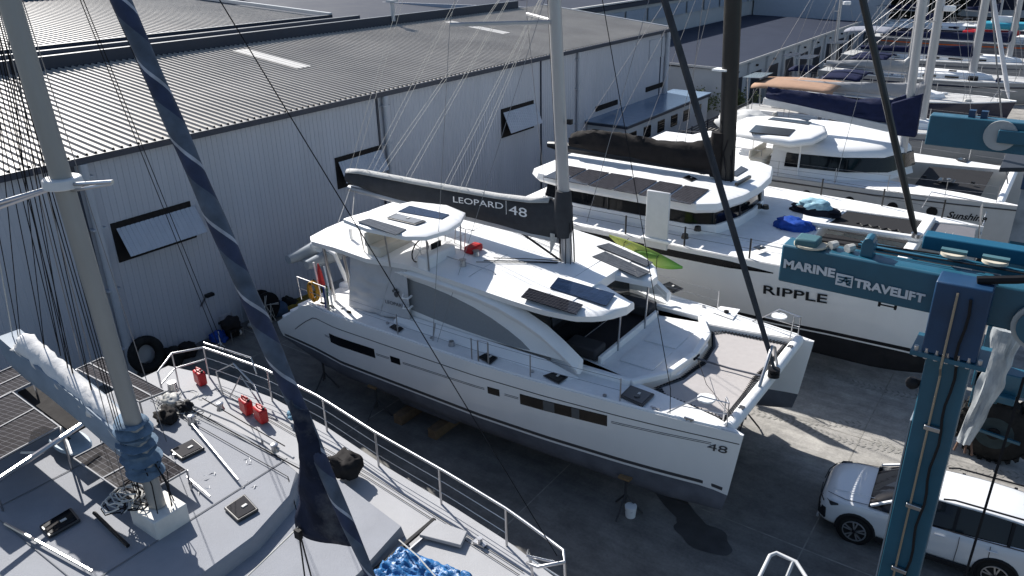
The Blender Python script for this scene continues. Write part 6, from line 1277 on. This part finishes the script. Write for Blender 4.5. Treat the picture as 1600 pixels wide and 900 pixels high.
p = at(345, 540, z=0); pp = thing('paint_stand', 'small white cross legged stand on the ground behind the rail', 'stand', (p.x, p.y, 0))
obj('post', MB().tube([(p.x, p.y, 0), (p.x, p.y, .55)], .02, 6), WHITE, pp)
for k in range(3): a = k*2.1; obj('foot', MB().tube([(p.x, p.y, .12), (p.x+.2*math.cos(a), p.y+.2*math.sin(a), .01)], .015, 5), WHITE, pp)
lr = thing('timber_pile', 'low pile of yellow and black timbers along the wall behind the stern', 'timber pile', (WX+.6, 1.0, 0))
for k in range(4): obj('beam', MB().bar((WX+.4+.15*k, -.1, .1+.12*(k % 2)), (WX+.5+.12*k, 2.4, .1+.12*(k % 2)), .12, .12), mat('yellow_timber', (.16, .12, .03), .8, var=.3) if k % 2 else BLKC, lr)
# ================================================================ YARD SURFACE DETAIL
JM = mat('slab_joint', (.24, .23, .21), .9, var=.3)
mb = MB()
for k in range(-3, 14): mb.box((25, -12+5.2*k, .003), (90, .035, .002))
for k in range(-1, 12): mb.box((-2+6*k, 30, .0045), (.03, 110, .002))
obj('slab_joints', mb, JM, kind='structure', smooth=0)
TM = mat('tyre_mark', (.235, .228, .212), .85, var=.35, scale=9)
rr = random.Random(31)
for k, (px, py, ax, ay) in enumerate(((1230, 655, 1.0, .28), (1330, 690, 1.0, .1), (1340, 600, 1.0, -.05), (1500, 730, 1.0, .2))):
    p = at(px, py, z=0); mb = MB(); d = Vector((ax, ay, 0)).normalized(); n_ = Vector((-d.y, d.x, 0))
    for i in range(26):
        c = p+d*(i-13)*.16+n_*(.02*(i-13)**2*.12)
        for s_ in (-1, 1): mb.box((c.x+n_.x*s_*.1, c.y+n_.y*s_*.1, .0065+k*.0003), (.05, .15, .001), rz=math.atan2(d.y, d.x)+s_*.6)
    obj('tyre_track', mb, TM, kind='structure', smooth=0)
# seams, fittings and streaks on the decks
for x in (4.6, 7.8): obj('deck_seam', MB().bar((x, -8.85, 3.535), (x, -13.6, 3.535), .018, .008), mat('seam_grey', (.16, .165, .18), .8), fg)
for y in (-12.9,): obj('deck_seam', MB().bar((2.6, y, 3.537), (8.6, y, 3.537), .015, .008), MATS['seam_grey'], fg)
rr = random.Random(77)
for k in range(3):
    p = at(rr.uniform(250, 450), rr.uniform(650, 780), z=3.54); obj('deck_eye', MB().tube([p, p+Vector((0, 0, .05))], .03, 8), BLK if k % 2 else SS, fg)
for (px, py) in ((345, 640), (300, 660), (430, 705)):
    p = at(px, py, z=3.54); obj('deck_winch', MB().tube([p, p+Vector((0, 0, .08)), p+Vector((0, 0, .16)), p+Vector((0, 0, .18))], [.09, .06, .08, .05], 12), SS, fg)
for k in range(2): obj('deck_line', MB().tube(sag((3.2+.3*k, -9.0-.12*k, 3.56), (8.3, -8.9-.35*k, 3.56), .0)+[(8.9, -9.2-.4*k, 3.3)], .009, 4), ROPEB if k % 2 else ROPEW, fg)
for x in (2.6, 4.4, 6.0, 9.2, 11.2):
    for sd_ in (-1, 1): obj('deck_vent', MB().tube([(x+.3, sd_*2.85, 3.12), (x+.3, sd_*2.85, 3.155)], .05, 8), SS, leo)
SEAM = mat('panel_seam', (.42, .42, .42), .6)
for a, b in (((2.0, 0), (8.3, 0)), ((5.4, -2.2), (5.4, 2.2)), ((9.4, -2.3), (9.4, 2.3)), ((7.2, -2.3), (7.2, -.6)), ((7.0, .6), (7.0, 2.3))):
    obj('panel_seam', MB().tube([(a[0]+(b[0]-a[0])*t/8, a[1]+(b[1]-a[1])*t/8, zroof(a[0]+(b[0]-a[0])*t/8)+.07*(1-((a[1]+(b[1]-a[1])*t/8)/2.62)**2)+.001) for t in range(9)], .007, 4), SEAM, leo)
for y in (-.5, .5): obj('grab_rail', MB().tube([(5.8, y*3.6, zroof(5.8)+.03), (5.9, y*3.6, zroof(5.9)+.1), (7.6, y*3.6, zroof(7.6)+.1), (7.7, y*3.6, zroof(7.7)+.03)], .014, 6), SS, leo)
obj('vhf_antenna', MB().tube([(3.0, -2.3, 5.1), (3.0, -2.3, 5.4)], .05, 8), WHITE, leo)
for x in (2.2, 2.6, 3.3): obj('deck_clutter', MB().box((x, -2.95, 3.15), (.14, .05, .05)), BLK, leo)

p = at(1158, 192, z=4.6)
dv = lump('covered_tender', 'white covered tender hung at the stern of the flybridge catamaran', 'dinghy', p, (1.2, .9, .55), mat('tender_cover', (.5, .5, .49), .7, var=.1), 91, amp=.35)
for k in range(6): p = at(1330+38*k, 262+5*k, z=3.45); obj('deck_fitting', MB().tube([p, p+Vector((0, 0, .08))], .08, 8), BLK if k % 2 else SS, sun3)
obj('cockpit_table', MB().box((cx3+.3, cy3+.2, 3.95), (1.0, .8, .06)), WHITE, sun3, bevel=.02)
for s_ in (-1, 1): obj('cockpit_rail', MB().tube([(6.0, TY+s_*2.6, 3.4), (6.0, TY+s_*2.6, 4.2), (8.2, TY+s_*2.8, 4.2), (8.2, TY+s_*2.8, 3.4)], .025, 6), SS, sun3)
